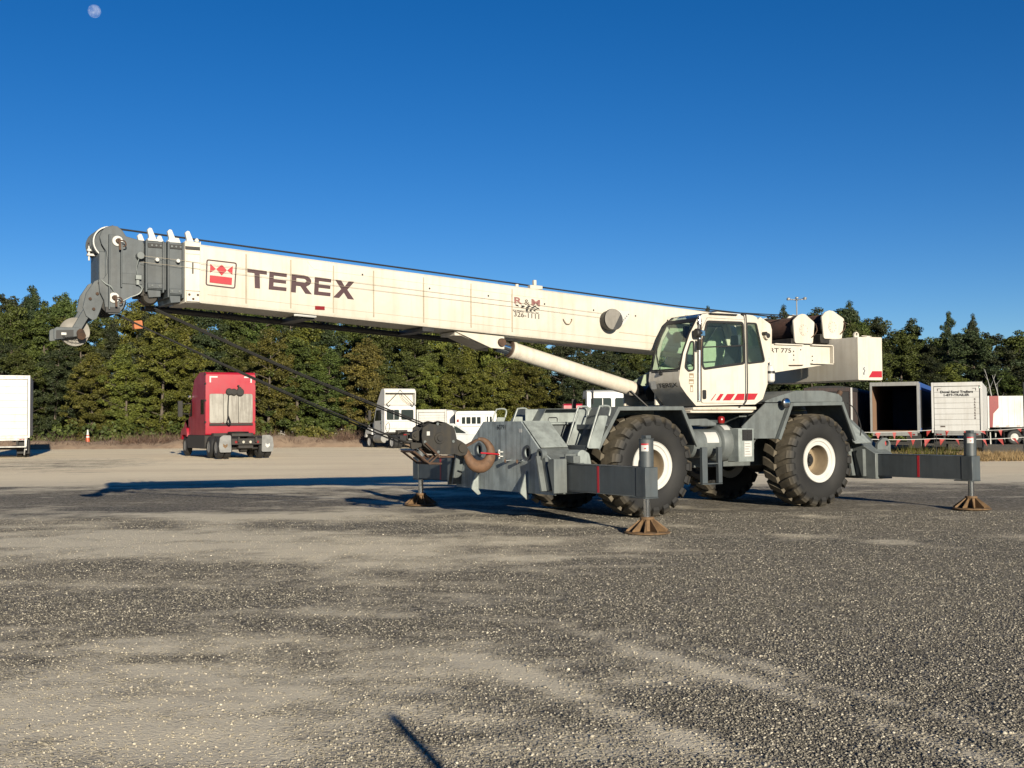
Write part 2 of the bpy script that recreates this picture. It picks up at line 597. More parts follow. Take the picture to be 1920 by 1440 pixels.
def ground_material():
    m, n, l, b = _new('gravel_lot')
    co = n.new('ShaderNodeTexCoord').outputs['Object']
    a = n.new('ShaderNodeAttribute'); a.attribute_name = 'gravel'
    sep = n.new('ShaderNodeSeparateXYZ'); l.new(co, sep.inputs[0])
    big = noisef(n, l, co, .35, 5, .6, vec=(.5, 1, 1))
    med = noisef(n, l, co, 3.0, 6, .65)
    fine = noisef(n, l, co, 26, 4, .7)
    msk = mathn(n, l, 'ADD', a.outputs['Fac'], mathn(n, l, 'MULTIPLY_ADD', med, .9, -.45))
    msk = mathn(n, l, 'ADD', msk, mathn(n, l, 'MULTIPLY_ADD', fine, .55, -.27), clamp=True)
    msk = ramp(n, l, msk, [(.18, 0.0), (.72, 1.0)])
    dust = mixc(n, l, ramp(n, l, big, [(.3, 0.0), (.7, 1.0)]), (.60, .53, .395), (.52, .465, .355))
    fard = ramp(n, l, mathn(n, l, 'MULTIPLY', sep.outputs[1], .01), [(.30, 0.0), (.38, 1.0)])
    streak = noisef(n, l, co, .22, 5, .65, vec=(.35, 1.6, 1), loc=(4, 2, 0))
    farc = mixc(n, l, ramp(n, l, streak, [(.4, 0.0), (.66, 1.0)]), (.77, .66, .465), (.66, .545, .375))
    dust = mixc(n, l, fard, dust, farc)
    dust = mixc(n, l, ramp(n, l, fine, [(.4, 0.0), (.75, .5)]), dust, (.40, .35, .27))
    # single stones
    v = n.new('ShaderNodeTexVoronoi'); v.inputs['Scale'].default_value = 42
    l.new(co, v.inputs['Vector'])
    v2 = n.new('ShaderNodeTexVoronoi'); v2.inputs['Scale'].default_value = 17
    l.new(co, v2.inputs['Vector'])
    hs1 = n.new('ShaderNodeSeparateColor'); l.new(v.outputs['Color'], hs1.inputs[0])
    hs2 = n.new('ShaderNodeSeparateColor'); l.new(v2.outputs['Color'], hs2.inputs[0])
    stone = ramp(n, l, hs1.outputs[0], [(.0, (.050, .047, .041)), (.5, (.115, .107, .091)), (.82, (.22, .20, .165)), (.97, (.48, .44, .365))])
    stone = mixc(n, l, ramp(n, l, v.outputs['Distance'], [(.2, 0.0), (.55, .85)]), stone, (.035, .033, .03))
    big_st = ramp(n, l, hs2.outputs[1], [(.80, 0.0), (.84, 1.0)])
    stone = mixc(n, l, mathn(n, l, 'MULTIPLY', big_st, .6), stone, (.26, .24, .21))
    stone = mixc(n, l, ramp(n, l, big, [(.35, .45), (.7, 0.0)]), stone, (.20, .17, .125))
    spk = noisef(n, l, co, 13, 3, .75, loc=(7, 7, 0))
    stone = mixc(n, l, ramp(n, l, spk, [(.48, 0.0), (.66, .6)]), stone, (.30, .27, .215))
    stone = mixc(n, l, ramp(n, l, spk, [(.30, .55), (.46, 0.0)]), stone, (.035, .033, .031))
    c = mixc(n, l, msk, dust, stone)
    # oil and damp stains, pale scrape
    st = noisef(n, l, co, .55, 3, .5, vec=(.4, 1.3, 1), loc=(11, 3, 0))
    c = mixc(n, l, ramp(n, l, st, [(.665, 0.0), (.71, .45)]), c, (.12, .10, .08))
    l.new(c, b.inputs['Base Color'])
    b.inputs['Roughness'].default_value = .95
    b.inputs['Specular IOR Level'].default_value = .15
    bp = n.new('ShaderNodeBump'); bp.inputs['Strength'].default_value = .7; bp.inputs['Distance'].default_value = .025
    h = mathn(n, l, 'ADD', mathn(n, l, 'MULTIPLY', mathn(n, l, 'SUBTRACT', .6, v.outputs['Distance']), mathn(n, l, 'MULTIPLY_ADD', msk, .8, .2)),
              mathn(n, l, 'MULTIPLY', noisef(n, l, co, 75, 3, .6), .45))
    h = mathn(n, l, 'ADD', h, mathn(n, l, 'MULTIPLY', med, .7))
    l.new(h, bp.inputs['Height'])
    l.new(bp.outputs[0], b.inputs['Normal'])
    return m


M['ground'] = ground_material()
me.materials.append(M['ground'])
tag(link('ground', me), kind='structure')


# loose stones on the lot
def stones():
    rng = np.random.default_rng(7)
    P = []
    rnd = random.Random(3)
    GM = np.array(gm).reshape(len(gy), len(gx)); GZ = np.array(gv)[:, 2].reshape(len(gy), len(gx))
    gxa, gya = np.array(gx), np.array(gy)
    N = 600000
    Y = 4.9 + 16.5 * rng.random(N) ** 1.75
    X = (rng.random(N) * 2 - 1) * (Y * .47 + .9)
    i = np.clip(np.searchsorted(gxa, X) - 1, 0, len(gx) - 2); j = np.clip(np.searchsorted(gya, Y) - 1, 0, len(gy) - 2)
    fx = (X - gxa[i]) / (gxa[i + 1] - gxa[i]); fy = (Y - gya[j]) / (gya[j + 1] - gya[j])

    def samp(A):
        return (A[j, i] * (1 - fx) + A[j, i + 1] * fx) * (1 - fy) + (A[j + 1, i] * (1 - fx) + A[j + 1, i + 1] * fx) * fy
    g = samp(GM)
    keep = rng.random(N) < .07 + .72 * np.clip(g - .14, 0, 1)
    P = np.stack([X, Y, samp(GZ)], 1)[keep]
    g = g[keep]
    n = len(P)
    base = np.array([(1, 0, 0), (0, 1, 0), (-1, 0, 0), (0, -1, 0), (0, 0, 1), (0, 0, -1)], float)
    fac = np.array([(0, 1, 4), (1, 2, 4), (2, 3, 4), (3, 0, 4), (1, 0, 5), (2, 1, 5), (3, 2, 5), (0, 3, 5)])
    sz = .0038 + .0075 * rng.random(n) ** 2.8
    sz[rng.random(n) < .006] *= 1.7
    sz[rng.random(n) < .0005] *= 2.2
    jit = 1 + .5 * (rng.random((n, 6, 1)) - .5)
    an = rng.random(n) * 6.283
    ca, sa = np.cos(an), np.sin(an)
    V = base[None] * jit
    st = np.stack([1 + .5 * rng.random(n), .8 + .3 * rng.random(n), .5 + .4 * rng.random(n)], 1)
    V = V * st[:, None, :]
    tl = (rng.random(n) - .5) * 1.2
    ct, s_t = np.cos(tl), np.sin(tl)
    V = np.stack([V[..., 0] * ct[:, None] - V[..., 2] * s_t[:, None], V[..., 1], V[..., 0] * s_t[:, None] + V[..., 2] * ct[:, None]], -1)
    V = np.stack([V[..., 0] * ca[:, None] - V[..., 1] * sa[:, None], V[..., 0] * sa[:, None] + V[..., 1] * ca[:, None], V[..., 2]], -1)
    V = V * sz[:, None, None] + P[:, None, :]
    V[..., 2] += (sz * .25)[:, None]
    F = fac[None] + (np.arange(n) * 6)[:, None, None]
    me = bpy.data.meshes.new('loose_stones')
    vs, fs = V.reshape(-1, 3).astype(np.float32), F.reshape(-1, 3).astype(np.int32)
    me.vertices.add(len(vs)); me.vertices.foreach_set('co', vs.ravel())
    me.loops.add(fs.size); me.loops.foreach_set('vertex_index', fs.ravel())
    me.polygons.add(len(fs)); me.polygons.foreach_set('loop_start', np.arange(0, fs.size, 3, dtype=np.int32))
    me.update(calc_edges=True)
    val = rng.random(n)
    dst = me.attributes.new('dusty', 'FLOAT', 'FACE')
    dst.data.foreach_set('value', np.repeat(np.clip(1.0 - 1.75 * g + .5 * (rng.random(n) - .5), 0, .9), 8).astype(np.float32))
    a = me.attributes.new('tone', 'FLOAT', 'FACE')
    a.data.foreach_set('value', np.repeat(val, 8).astype(np.float32))
    m, nn, l, b = _new('loose_stone')
    t = nn.new('ShaderNodeAttribute'); t.attribute_name = 'tone'
    c = ramp(nn, l, t.outputs['Fac'], [(0, (.034, .032, .027)), (.42, (.105, .097, .079)), (.80, (.21, .19, .152)), (.96, (.33, .30, .24)), (1, (.48, .44, .355))])
    t2 = nn.new('ShaderNodeAttribute'); t2.attribute_name = 'dusty'
    tan = ramp(nn, l, t.outputs['Fac'], [(0, (.20, .178, .135)), (.7, (.32, .285, .218)), (1, (.46, .415, .33))])
    c = mixc(nn, l, t2.outputs['Fac'], c, tan)
    l.new(c, b.inputs['Base Color'])
    b.inputs['Roughness'].default_value = .9
    me.materials.append(m)
    tag(link('loose_stones', me), 'loose grey and pale gravel stones strewn over the lot', 'gravel', kind='stuff')


stones()


# ------------------------------------------------------------------ foliage
def leaf_material(name, cols, dark):
    m, n, l, b = _new(name)
    co = n.new('ShaderNodeTexCoord').outputs['Object']
    t = n.new('ShaderNodeAttribute'); t.attribute_name = 'tone'
    oi = n.new('ShaderNodeObjectInfo')
    c = ramp(n, l, t.outputs['Fac'], [(0, cols[0]), (.5, cols[1]), (1, cols[2])])
    big = noisef(n, l, co, .55, 3, .6)
    c = mixc(n, l, ramp(n, l, big, [(.38, .55), (.62, 0.0)]), c, dark)
    h = n.new('ShaderNodeHueSaturation')
    l.new(mathn(n, l, 'MULTIPLY_ADD', oi.outputs['Random'], .05, .475), h.inputs['Hue'])
    l.new(mathn(n, l, 'MULTIPLY_ADD', oi.outputs['Random'], .45, .78), h.inputs['Value'])
    l.new(c, h.inputs['Color'])
    l.new(h.outputs[0], b.inputs['Base Color'])
    b.inputs['Roughness'].default_value = .62
    b.inputs['Specular IOR Level'].default_value = .25
    return m


M['leaf_green'] = leaf_material('leaf_mid_green', ((0.0232, 0.0308, 0.0071), (0.0450, 0.0581, 0.0118), (0.0816, 0.0923, 0.0177)), (0.0171, 0.0245, 0.0071))
M['leaf_olive'] = leaf_material('leaf_yellow_olive', ((0.0358, 0.0383, 0.0071), (0.0751, 0.0780, 0.0130), (0.1251, 0.1184, 0.0189)), (0.0286, 0.0362, 0.0083))
M['leaf_pine'] = leaf_material('leaf_dark_pine', ((0.0124, 0.0183, 0.0074), (0.0249, 0.0339, 0.0127), (0.0450, 0.0522, 0.0180)), (0.0101, 0.0158, 0.0069))
M['leaf_brown'] = leaf_material('leaf_rust_olive', ((0.0373, 0.0280, 0.0087), (0.0777, 0.0572, 0.0155), (0.1181, 0.0777, 0.0186)), (0.0298, 0.0274, 0.0099))
M['bark'] = paint('bark', (0.0910, 0.0735, 0.0560), (0.0420, 0.0350, 0.0280), amt=.7, rough=.95, streak=.6, scale=4)


def leaf_cloud(rng, centres, radii, per, size, flat=.8, up=.35):
    """many folded leaf-sized faces around clump centres"""
    V, F, T = [], [], []
    cs = np.repeat(np.array(centres), per, 0)
    rs = np.repeat(np.array(radii), per)
    ct = np.repeat(rng.random(len(centres)), per)
    n = len(cs)
    d = rng.normal(size=(n, 3)); d /= np.linalg.norm(d, axis=1)[:, None]
    rr = rng.random(n) ** .45
    off = d * (rr * rs)[:, None]; off[:, 2] *= flat
    p = cs + off
    nr = d * .55 + rng.normal(size=(n, 3)) * .55 + np.array((0, -.15, up))
    nr /= np.linalg.norm(nr, axis=1)[:, None]
    a = np.cross(nr, rng.normal(size=(n, 3))); a /= np.linalg.norm(a, axis=1)[:, None]
    b = np.cross(nr, a)
    s = size * (.6 + .8 * rng.random(n))
    asp = .45 + .3 * rng.random(n)
    q = np.stack([p + a * s[:, None], p + b * (s * asp)[:, None], p - a * s[:, None], p - b * (s * asp)[:, None]], 1)
    tone = np.clip(.35 * ct + .45 * rng.random(n) + .2 * rr, 0, 1)
    return q.reshape(-1, 3), np.arange(n * 4).reshape(-1, 4), tone


def cloud_mesh(name, q, f, tone, mat):
    me = bpy.data.meshes.new(name)
    me.from_pydata(q.tolist(), [], f.tolist())
    a = me.attributes.new('tone', 'FLOAT', 'FACE')
    a.data.foreach_set('value', tone.astype(np.float32))
    me.materials.append(mat)
    return me


def tree_meshes(seed, kind, mat):
    """unit tree 14 m tall"""
    rng = np.random.default_rng(seed)
    H = 14.0
    cen, rad = [], []
    g = G()
    lean = rng.normal(size=2) * .25
    trunk = [(lean[0] * t * t, lean[1] * t * t, H * .93 * t) for t in np.linspace(0, 1, 9)]
    for i in range(8):
        r0, r1 = .20 * (1 - i / 8.6), .20 * (1 - (i + 1) / 8.6)
        g.cyl(trunk[i], trunk[i + 1], r0, r1, n=7, caps=False)
    nb = 62 if kind != 'pine' else 70
    for i in range(nb):
        t = .06 + .92 * (i + rng.random()) / nb
        if kind == 'round':
            prof = 2.9 * (math.sin(math.pi * min(1, t * .86 + .12)) ** .6) * (.85 + .3 * rng.random())
        elif kind == 'oval':
            prof = 2.4 * (math.sin(math.pi * min(1, t * .80 + .16)) ** .75) * (.8 + .4 * rng.random())
        else:
            prof = (2.1 * max(0.02, 1 - t) ** .48 * (.35 + .65 * min(1, t * 2.2 + .25)) + .15) * (.5 + .75 * rng.random())
        an = rng.random() * 6.283
        base = Vector((lean[0] * t * t, lean[1] * t * t, H * t * .95))
        tip = base + Vector((math.cos(an) * prof, math.sin(an) * prof, .25 * prof if kind != 'pine' else .05 * prof))
        if prof > .7 and i % 2 == 0:
            g.cyl(base - Vector((0, 0, .25 * prof)), tip, .05, .015, n=4, caps=False)
        m = 2 if prof < 1.2 else 3
        for k in range(m):
            f = (k + .6 + .5 * rng.random()) / m
            p = base.lerp(tip, min(1, f)) + Vector(rng.normal(size=3) * .28)
            cen.append(tuple(p)); rad.append((.52 if kind != 'pine' else .44) * (.7 + .6 * rng.random()))
    cen.append((lean[0], lean[1], H * .97)); rad.append(.5)
    q, f, tone = leaf_cloud(rng, cen, rad, 170 if kind != 'pine' else 190, .094 if kind != 'pine' else .080, up=.35)
    return g.mesh('trunk', M['bark']), cloud_mesh('crown', q, f, tone, mat)


TREES = []
for sd, kd, mt, ds in ((1, 'round', 'leaf_green', 'mid green broadleaf tree'), (2, 'oval', 'leaf_green', 'slender mid green broadleaf tree'), (3, 'round', 'leaf_olive', 'yellowish olive broadleaf tree'),
                       (4, 'oval', 'leaf_olive', 'slender yellowish olive tree'), (5, 'pine', 'leaf_pine', 'dark green pine tree'), (6, 'pine', 'leaf_pine', 'dense dark pine tree'),
                       (7, 'oval', 'leaf_brown', 'rusty autumn coloured tree'), (8, 'round', 'leaf_pine', 'dark rounded evergreen tree')):
    TREES.append(tree_meshes(sd, kd, M[mt]) + (ds, kd))

TOP = [(-200, 530), (0, 540), (60, 546), (120, 552), (160, 572), (220, 552), (300, 540), (400, 535), (500, 535), (600, 545), (700, 555), (800, 570), (900, 590), (1000, 600), (1100, 612), (1200, 622), (1255, 618), (1320, 606),
       (1400, 612), (1455, 590), (1490, 580), (1550, 575), (1605, 568), (1650, 588), (1690, 600), (1725, 596), (1750, 640), (1780, 604), (1815, 600), (1850, 640), (1885, 624), (1920, 622), (2100, 600)]


def top_px(x):
    for (a, ya), (b, yb) in zip(TOP, TOP[1:]):
        if a <= x <= b: return ya + (yb - ya) * (x - a) / (b - a)
    return 600


def px_z(x, y, D):
    hz = 720 + 2104.27 * math.tan(PITCH) + ROLL * (x - 960)
    return CAM_H + (hz - y) / 2104.27 * D


def plant(ti, X, Y, h, wid, rz, label=None, group='trees of the wood behind the lot'):
    tr, cr, ds, kd = TREES[ti]
    e = empty('pine_tree' if kd == 'pine' else 'broadleaf_tree', (X, Y, .1), rz, label or (ds + ' standing in the dense wood behind the lot'), 'tree', group)
    s = h / 14.0
    e.scale = (s * wid, s * wid, s)
    link('trunk', tr, e)
    link('crown', cr, e)
    return e


rt = random.Random(11)


def pick(x, row):
    u = rt.random()
    if x < 200: return rt.choice([0, 7, 5, 7, 1, 0]) if row else rt.choice([0, 3, 1, 2, 0, 7])
    if x < 1000: return rt.choice([3, 2, 0, 1, 2, 3, 6, 5]) if row < 2 else rt.choice([0, 1, 5, 2])
    if x < 1250: return rt.choice([5, 7, 4, 0, 1, 7])
    return rt.choice([4, 5, 7, 7, 1, 0]) if row else rt.choice([5, 7, 1, 0, 7, 3])


for row, (D, step, frac) in enumerate(((87, 2.75, .70), (93, 2.9, .90), (99, 2.8, 1.0), (106, 3.0, .97))):
    half = .52 * D
    X = -half + (row % 2) * 1.3
    while X < half:
        x = 960 + X / D * 2104.27
        if row == 0 and 1380 < x < 1490: pass
        y = top_px(x)
        h = px_z(x, y, D) * (frac * (.90 + .14 * rt.random()) if row < 2 else frac * (.93 + .085 * rt.random()))
        ti = pick(x, row)
        zone = next(z for lim, z in ((120, 'behind the left box truck'), (330, 'behind the boom head'), (520, 'behind the red tractor'), (690, 'between the two tractors'), (830, 'behind the white day cab tractor'),
                                     (960, 'behind the bus and hook block'), (1110, 'above the crane deck'), (1300, 'behind the lift cylinder'), (1480, 'behind the cab and winches'), (1640, 'behind the counterweight'), (1750, 'behind the open blue trailer'), (9999, 'behind the white trailers at right')) if x < lim)
        plant(ti, X + rt.uniform(-.5, .5), D + rt.uniform(-1.6, 1.6), h, rt.uniform(.85, 1.12) * (14 / h) ** .5 * (1.18 if x > 1200 else 1), rt.uniform(0, 6.28),
              TREES[ti][2] + (' at the wood edge ' if row == 0 else ' deeper in the wood ') + zone)
        X += step * rt.uniform(.8, 1.2)
for x, y, D, ti, w, lb in ((1777, 584, 96, 4, .62, 'tall dark pine rising above the wood behind the white trailer'),
                           (1822, 589, 96, 5, .58, 'tall dark pine beside the gap in the skyline at far right'),
                           (1603, 563, 97, 5, .8, 'tallest dark pine on the skyline above the counterweight'),
                           (1327, 574, 102, 4, .5, 'lone pine top peeking over the boom above the crane cab'),
                           (1478, 571, 97, 5, .66, 'pine just left of the floodlight mast above the winches'),
                           (58, 534, 96, 4, .8, 'tall pine on the skyline at the far left'),
                           (118, 548, 95, 0, .7, 'tall tree on the skyline left of the boom head')):
    X = (x - 960) / 2104.27 * D
    plant(ti, X, D, px_z(x, y, D), w, rt.uniform(0, 6.28), lb)

# undergrowth along the foot of the wood
rng = np.random.default_rng(21)
cs, rs = [], []
for i in range(620):
    X = rng.uniform(-50, 48)
    if -9 < X < 1.5: continue
    cs.append((X, rng.uniform(83, 87), .25 + abs(rng.normal()) * .9)); rs.append(rng.uniform(.4, .9))
q, f, t = leaf_cloud(rng, cs, rs, 40, .15)
tag(link('undergrowth', cloud_mesh('undergrowth', q, f, t, M['leaf_green'])), 'dark green undergrowth along the foot of the wood', 'undergrowth', kind='stuff')
cs, rs = [], []
for i in range(90):
    cs.append((rng.uniform(-15.5, -13.2), rng.uniform(80.5, 82.5), .3 + abs(rng.normal()) * .55)); rs.append(rng.uniform(.25, .5))
q, f, t = leaf_cloud(rng, cs, rs, 45, .12)
tag(link('olive_shrub', cloud_mesh('olive_shrub', q, f, t, M['leaf_olive'])), 'low yellow green shrub at the wood foot between the two tractors', 'shrub')

# dirt berm with dead brush
M['dirt'] = paint('berm_earth', (0.2250, 0.1613, 0.1087), (0.1200, 0.0788, 0.0525), amt=.8, rough=.95, streak=.0, scale=1.2, bump=.8)
bv, bf = [], []
bx = [-56 + .6 * i for i in range(92)]
for i, X in enumerate(bx):
    edge = sstep(-1.0, -4.0, X)
    for j in range(11):
        t = j / 10
        hgt = (.55 + .75 * (fbm(X * .25, 3.3, 3, 1.0) + .25)) * edge
        hump = math.sin(math.pi * t) ** .8
        z = .08 + max(0, hgt) * hump * (1 + .5 * fbm(X * .9, t * 4, 3, 7.0))
        bv.append((X, 78.6 + t * 5.2 + .5 * fbm(X * .2, t, 2, 3.0), z))
for i in range(len(bx) - 1):
    for j in range(10):
        bf.append((i * 11 + j, (i + 1) * 11 + j, (i + 1) * 11 + j + 1, i * 11 + j + 1))
me = bpy.data.meshes.new('dirt_berm'); me.from_pydata(bv, [], bf)
me.polygons.foreach_set('use_smooth', [True] * len(me.polygons)); me.materials.append(M['dirt'])
tag(link('dirt_berm', me), kind='structure')


def twig_cloud(name, label, boxes, count, mat, h, seed, lean=.5, wid=.012):
    """thin upright stalks and twigs"""
    rng = np.random.default_rng(seed)
    per = count // len(boxes)
    P = []
    for x0, x1, y0, y1, z in boxes:
        P.append(np.stack([rng.uniform(x0, x1, per), rng.uniform(y0, y1, per), np.full(per, z)], 1))
    P = np.concatenate(P); n = len(P)
    d = np.stack([rng.normal(size=n) * lean, rng.normal(size=n) * lean, np.ones(n)], 1)
    L = h * (.35 + .9 * rng.random(n)) * (.6 + .4 * np.sin(P[:, 0] * 1.7) ** 2)
    d = d / np.linalg.norm(d, axis=1)[:, None] * L[:, None]
    s = np.stack([np.cos(rng.random(n) * 6.28), np.sin(rng.random(n) * 6.28), np.zeros(n)], 1) * wid
    q = np.stack([P - s, P + s, P + d], 1).reshape(-1, 3)
    me = cloud_mesh(name, q, np.arange(n * 3).reshape(-1, 3), rng.random(n), mat)
    return tag(link(name, me), label, name.replace('_', ' '), kind='stuff')


M['brush'] = leaf_material('dead_brush', ((0.0750, 0.0488, 0.0338), (0.1275, 0.0863, 0.0600), (0.1950, 0.1387, 0.0900)), (0.0638, 0.0435, 0.0338))
M['dry_grass'] = leaf_material('dry_grass', ((0.1500, 0.1050, 0.0450), (0.2475, 0.1762, 0.0750), (0.3450, 0.2625, 0.1275)), (0.1050, 0.0788, 0.0375))
twig_cloud('dead_brush', 'brown dead brush on the dirt berm before the wood', [(-16, -8.4, 79.4, 83, .2), (-13.5, -8, 80, 83, .5), (-45, -16, 79.5, 83, .35), (-28, -16, 80, 83, .5)], 15000, M['brush'], 1.15, 5, .8, .016)
twig_cloud('dry_grass', 'strip of dry tan grass before the parked trailers', [(12, 22, 46.5, 52, 0), (20, 40, 48, 55, 0), (14, 34, 50, 56, 0)], 26000, M['dry_grass'], .34, 6, .55, .016)
tag(twig_cloud('weeds', 'green weeds among the dry grass below the open blue trailer', [(13.5, 17, 47.5, 50.5, 0), (17.2, 19.5, 48.5, 50.5, 0)], 1500, M['leaf_olive'], .75, 8, .35, .014))

# ------------------------------------------------------------------ the crane (local x = forward, y = its left side, z up)
PHI = 0.555774
crane = empty('rough_terrain_crane', (3.495, 22.866, 0), math.pi + PHI,
              'cream and grey rough terrain crane on outriggers with its long boom lowered forward', 'crane')


def part(g, name, mat, parent=None, bevel=0.0, smooth=35, label=None, seg=1):
    o = g.obj(name, M[mat], parent or crane, bevel, smooth, seg)
    if label: o['label'] = label
    return o


def taper_tube(g, path, radii, n=12, flat=1.0):
    """swept body with changing radius, lying in the xz plane"""
    P = [Vector(p) for p in path]
    v, f = [], []
    for i, p in enumerate(P):
        d = (P[min(i + 1, len(P) - 1)] - P[max(i - 1, 0)]).normalized()
        a = Vector((0, 1, 0)); b = d.cross(a).normalized()
        for k in range(n):
            t = 2 * math.pi * k / n
            v.append(p + a * (radii[i] * flat * math.cos(t)) + b * (radii[i] * math.sin(t)))
    for i in range(len(P) - 1):
        for k in range(n):
            l = (k + 1) % n
            f.append((i * n + k, i * n + l, (i + 1) * n + l, (i + 1) * n + k))
    f += [tuple(range(n - 1, -1, -1)), tuple((len(P) - 1) * n + k for k in range(n))]
    return g.add(v, f)


def smooth_path(pts, k=4):
    out = []
    P = [Vector(p) for p in pts]
    for i in range(len(P) - 1):
        p0, p1, p2, p3 = P[max(i - 1, 0)], P[i], P[i + 1], P[min(i + 2, len(P) - 1)]
        for j in range(k):
            t = j / k
            out.append(.5 * ((2 * p1) + (p2 - p0) * t + (2 * p0 - 5 * p1 + 4 * p2 - p3) * t * t + (3 * p1 - p0 - 3 * p2 + p3) * t ** 3))
    out.append(P[-1])
    return out


# ---- wheels
g = G()
side = [(.44, .30), (.475, .335), (.55, .365), (.64, .378), (.74, .376), (.80, .352), (.835, .31), (.852, .25), (.858, .12)]
g.lathe(side + [(r, -y) for r, y in reversed(side)], n=66, closed=True)
NL = 21
for sgn in (1, -1):
    for k in range(NL):
        t0 = (k + (.5 if sgn < 0 else 0)) * 2 * math.pi / NL
        st = [(.015, .936, .852, -.05, .074), (.17, .938, .855, .03, .080), (.318, .926, .845, .085, .084), (.372, .885, .815, .095, .084), (.402, .80, .76, .10, .082), (.388, .74, .735, .10, .070)]
        v = []
        for y, ro, ri, sh, hw in st:
            for r, s in ((ro, -1), (ro, 1), (ri, 1), (ri, -1)):
                a = t0 + sh + s * (hw + (.012 if r == ri else 0))
                yy = sgn * (y if r == ro else y - (.028 if y > .3 else 0))
                v.append((r * math.cos(a), yy, r * math.sin(a)))
        f = []
        for i in range(len(st) - 1):
            for q in range(4):
                w = (q + 1) % 4
                f.append((i * 4 + q, i * 4 + w, i * 4 + 4 + w, i * 4 + 4 + q))
        f += [(0, 1, 2, 3), (20, 23, 22, 21)]
        g.add(v, f)
tyre_me = g.mesh('tyre', M['rubber'], 28)
g = G()
g.lathe([(.30, .262), (.306, .285), (.375, .292), (.39, .312), (.43, .318), (.447, .335), (.452, .318), (.445, .29), (.42, .20), (.30, .20)], n=48, closed=True)
g.lathe([(.452, -.318), (.447, -.335), (.39, -.31), (.30, -.285), (.30, -.2), (.42, -.2)], n=32, closed=True)
rim_me = g.mesh('wheel', M['white'], 30)
g = G()
g.lathe([(.302, .272), (.285, .20), (.275, .02), (.25, -.03), (.13, -.05), (.0, -.05)], n=40, caps=False)
g.lathe([(.304, -.2), (.304, .25)], n=40, caps=False)
dish_me = g.mesh('dish', M['tan'], 40)
g = G()
g.lathe([(.13, -.048), (.13, .03), (.115, .055), (.06, .06), (.05, .09), (0, .09)], n=24)
for k in range(16):
    a = k * 2 * math.pi / 16
    g.cyl((.155 * math.cos(a), -.05, .155 * math.sin(a)), (.155 * math.cos(a), -.01, .155 * math.sin(a)), .016, n=6)
hub_me = g.mesh('hub', M['black'])
for x, y, rz, ry in ((2.14, 1.30, 0, .2), (-2.14, 1.30, 0, 1.13), (2.14, -1.30, math.pi, .7), (-2.14, -1.30, math.pi, 2.0)):
    w = link('wheel', rim_me, crane)
    w.location = (x, y, .938); w.rotation_euler = (0, ry, rz)
    link('tyre', tyre_me, w); link('dish', dish_me, w); link('hub', hub_me, w)

# ---- carrier frame and axles
g = G()
g.box(-3.7, 3.75, -.50, .50, .82, 1.36)
g.box(1.12, 3.76, -.54, .54, 1.362, 1.70)
g.box(-3.6, -1.0, -.56, .56, 1.362, 1.95)
part(g, 'frame', 'galv', bevel=.012)
g = G()
g.box(1.1, 3.7, -.93, .62, 1.703, 1.735)
g.box(1.1, 3.66, -.90, .58, 1.738, 1.75)
part(g, 'deck_plate', 'galv_light', bevel=.004)
g = G()
g.tube([(3.45, .2, 1.75), (3.45, .2, 1.81), (3.43, .2, 1.83), (3.27, .2, 1.83), (3.25, .2, 1.81), (3.25, .2, 1.75)], .010)
part(g, 'deck_handle', 'black')
g = G()
g.obox((3.02, .552, 1.70), (3.30, .552, 1.36), .02, .05, (0, 1, 0))
part(g, 'slot_shade_bar', 'void')  # dark bar standing in for the shade of a slanted gap
for x in (2.14, -2.14):
    g = G()
    g.cyl((x, -1.2, .938), (x, 1.2, .938), .15, n=16)
    g.lathe([(0, -.3), (.2, -.24), (.29, -.06), (.29, .06), (.2, .24), (0, .3)], (x + .1, 0, .938), 'y', 20)
    g.cyl((x, 1.0, .938), (x, 1.24, .938), .24, n=20); g.cyl((x, -1.0, .938), (x, -1.24, .938), .24, n=20)
    part(g, 'axle', 'black', bevel=.008)


def band(path, w):
    """closed strip polygon: path and the same path moved inwards by w"""
    inn = []
    for i, p in enumerate(path):
        a = Vector(path[max(i - 1, 0)]); b = Vector(path[min(i + 1, len(path) - 1)]); p = Vector(p)
        e1 = (p - a).normalized() if i else (b - p).normalized()
        e2 = (b - p).normalized() if i < len(path) - 1 else e1
        n1, n2 = Vector((-e1.y, e1.x)), Vector((-e2.y, e2.x))
        m = n1 + n2
        inn.append(tuple(p + m * (w / max(m.dot(n1), .4))))
    return list(path) + inn[::-1]


def bent(g, path, y0, y1, t):
    return g.prism(band(path, t), 'y', y0, y1)


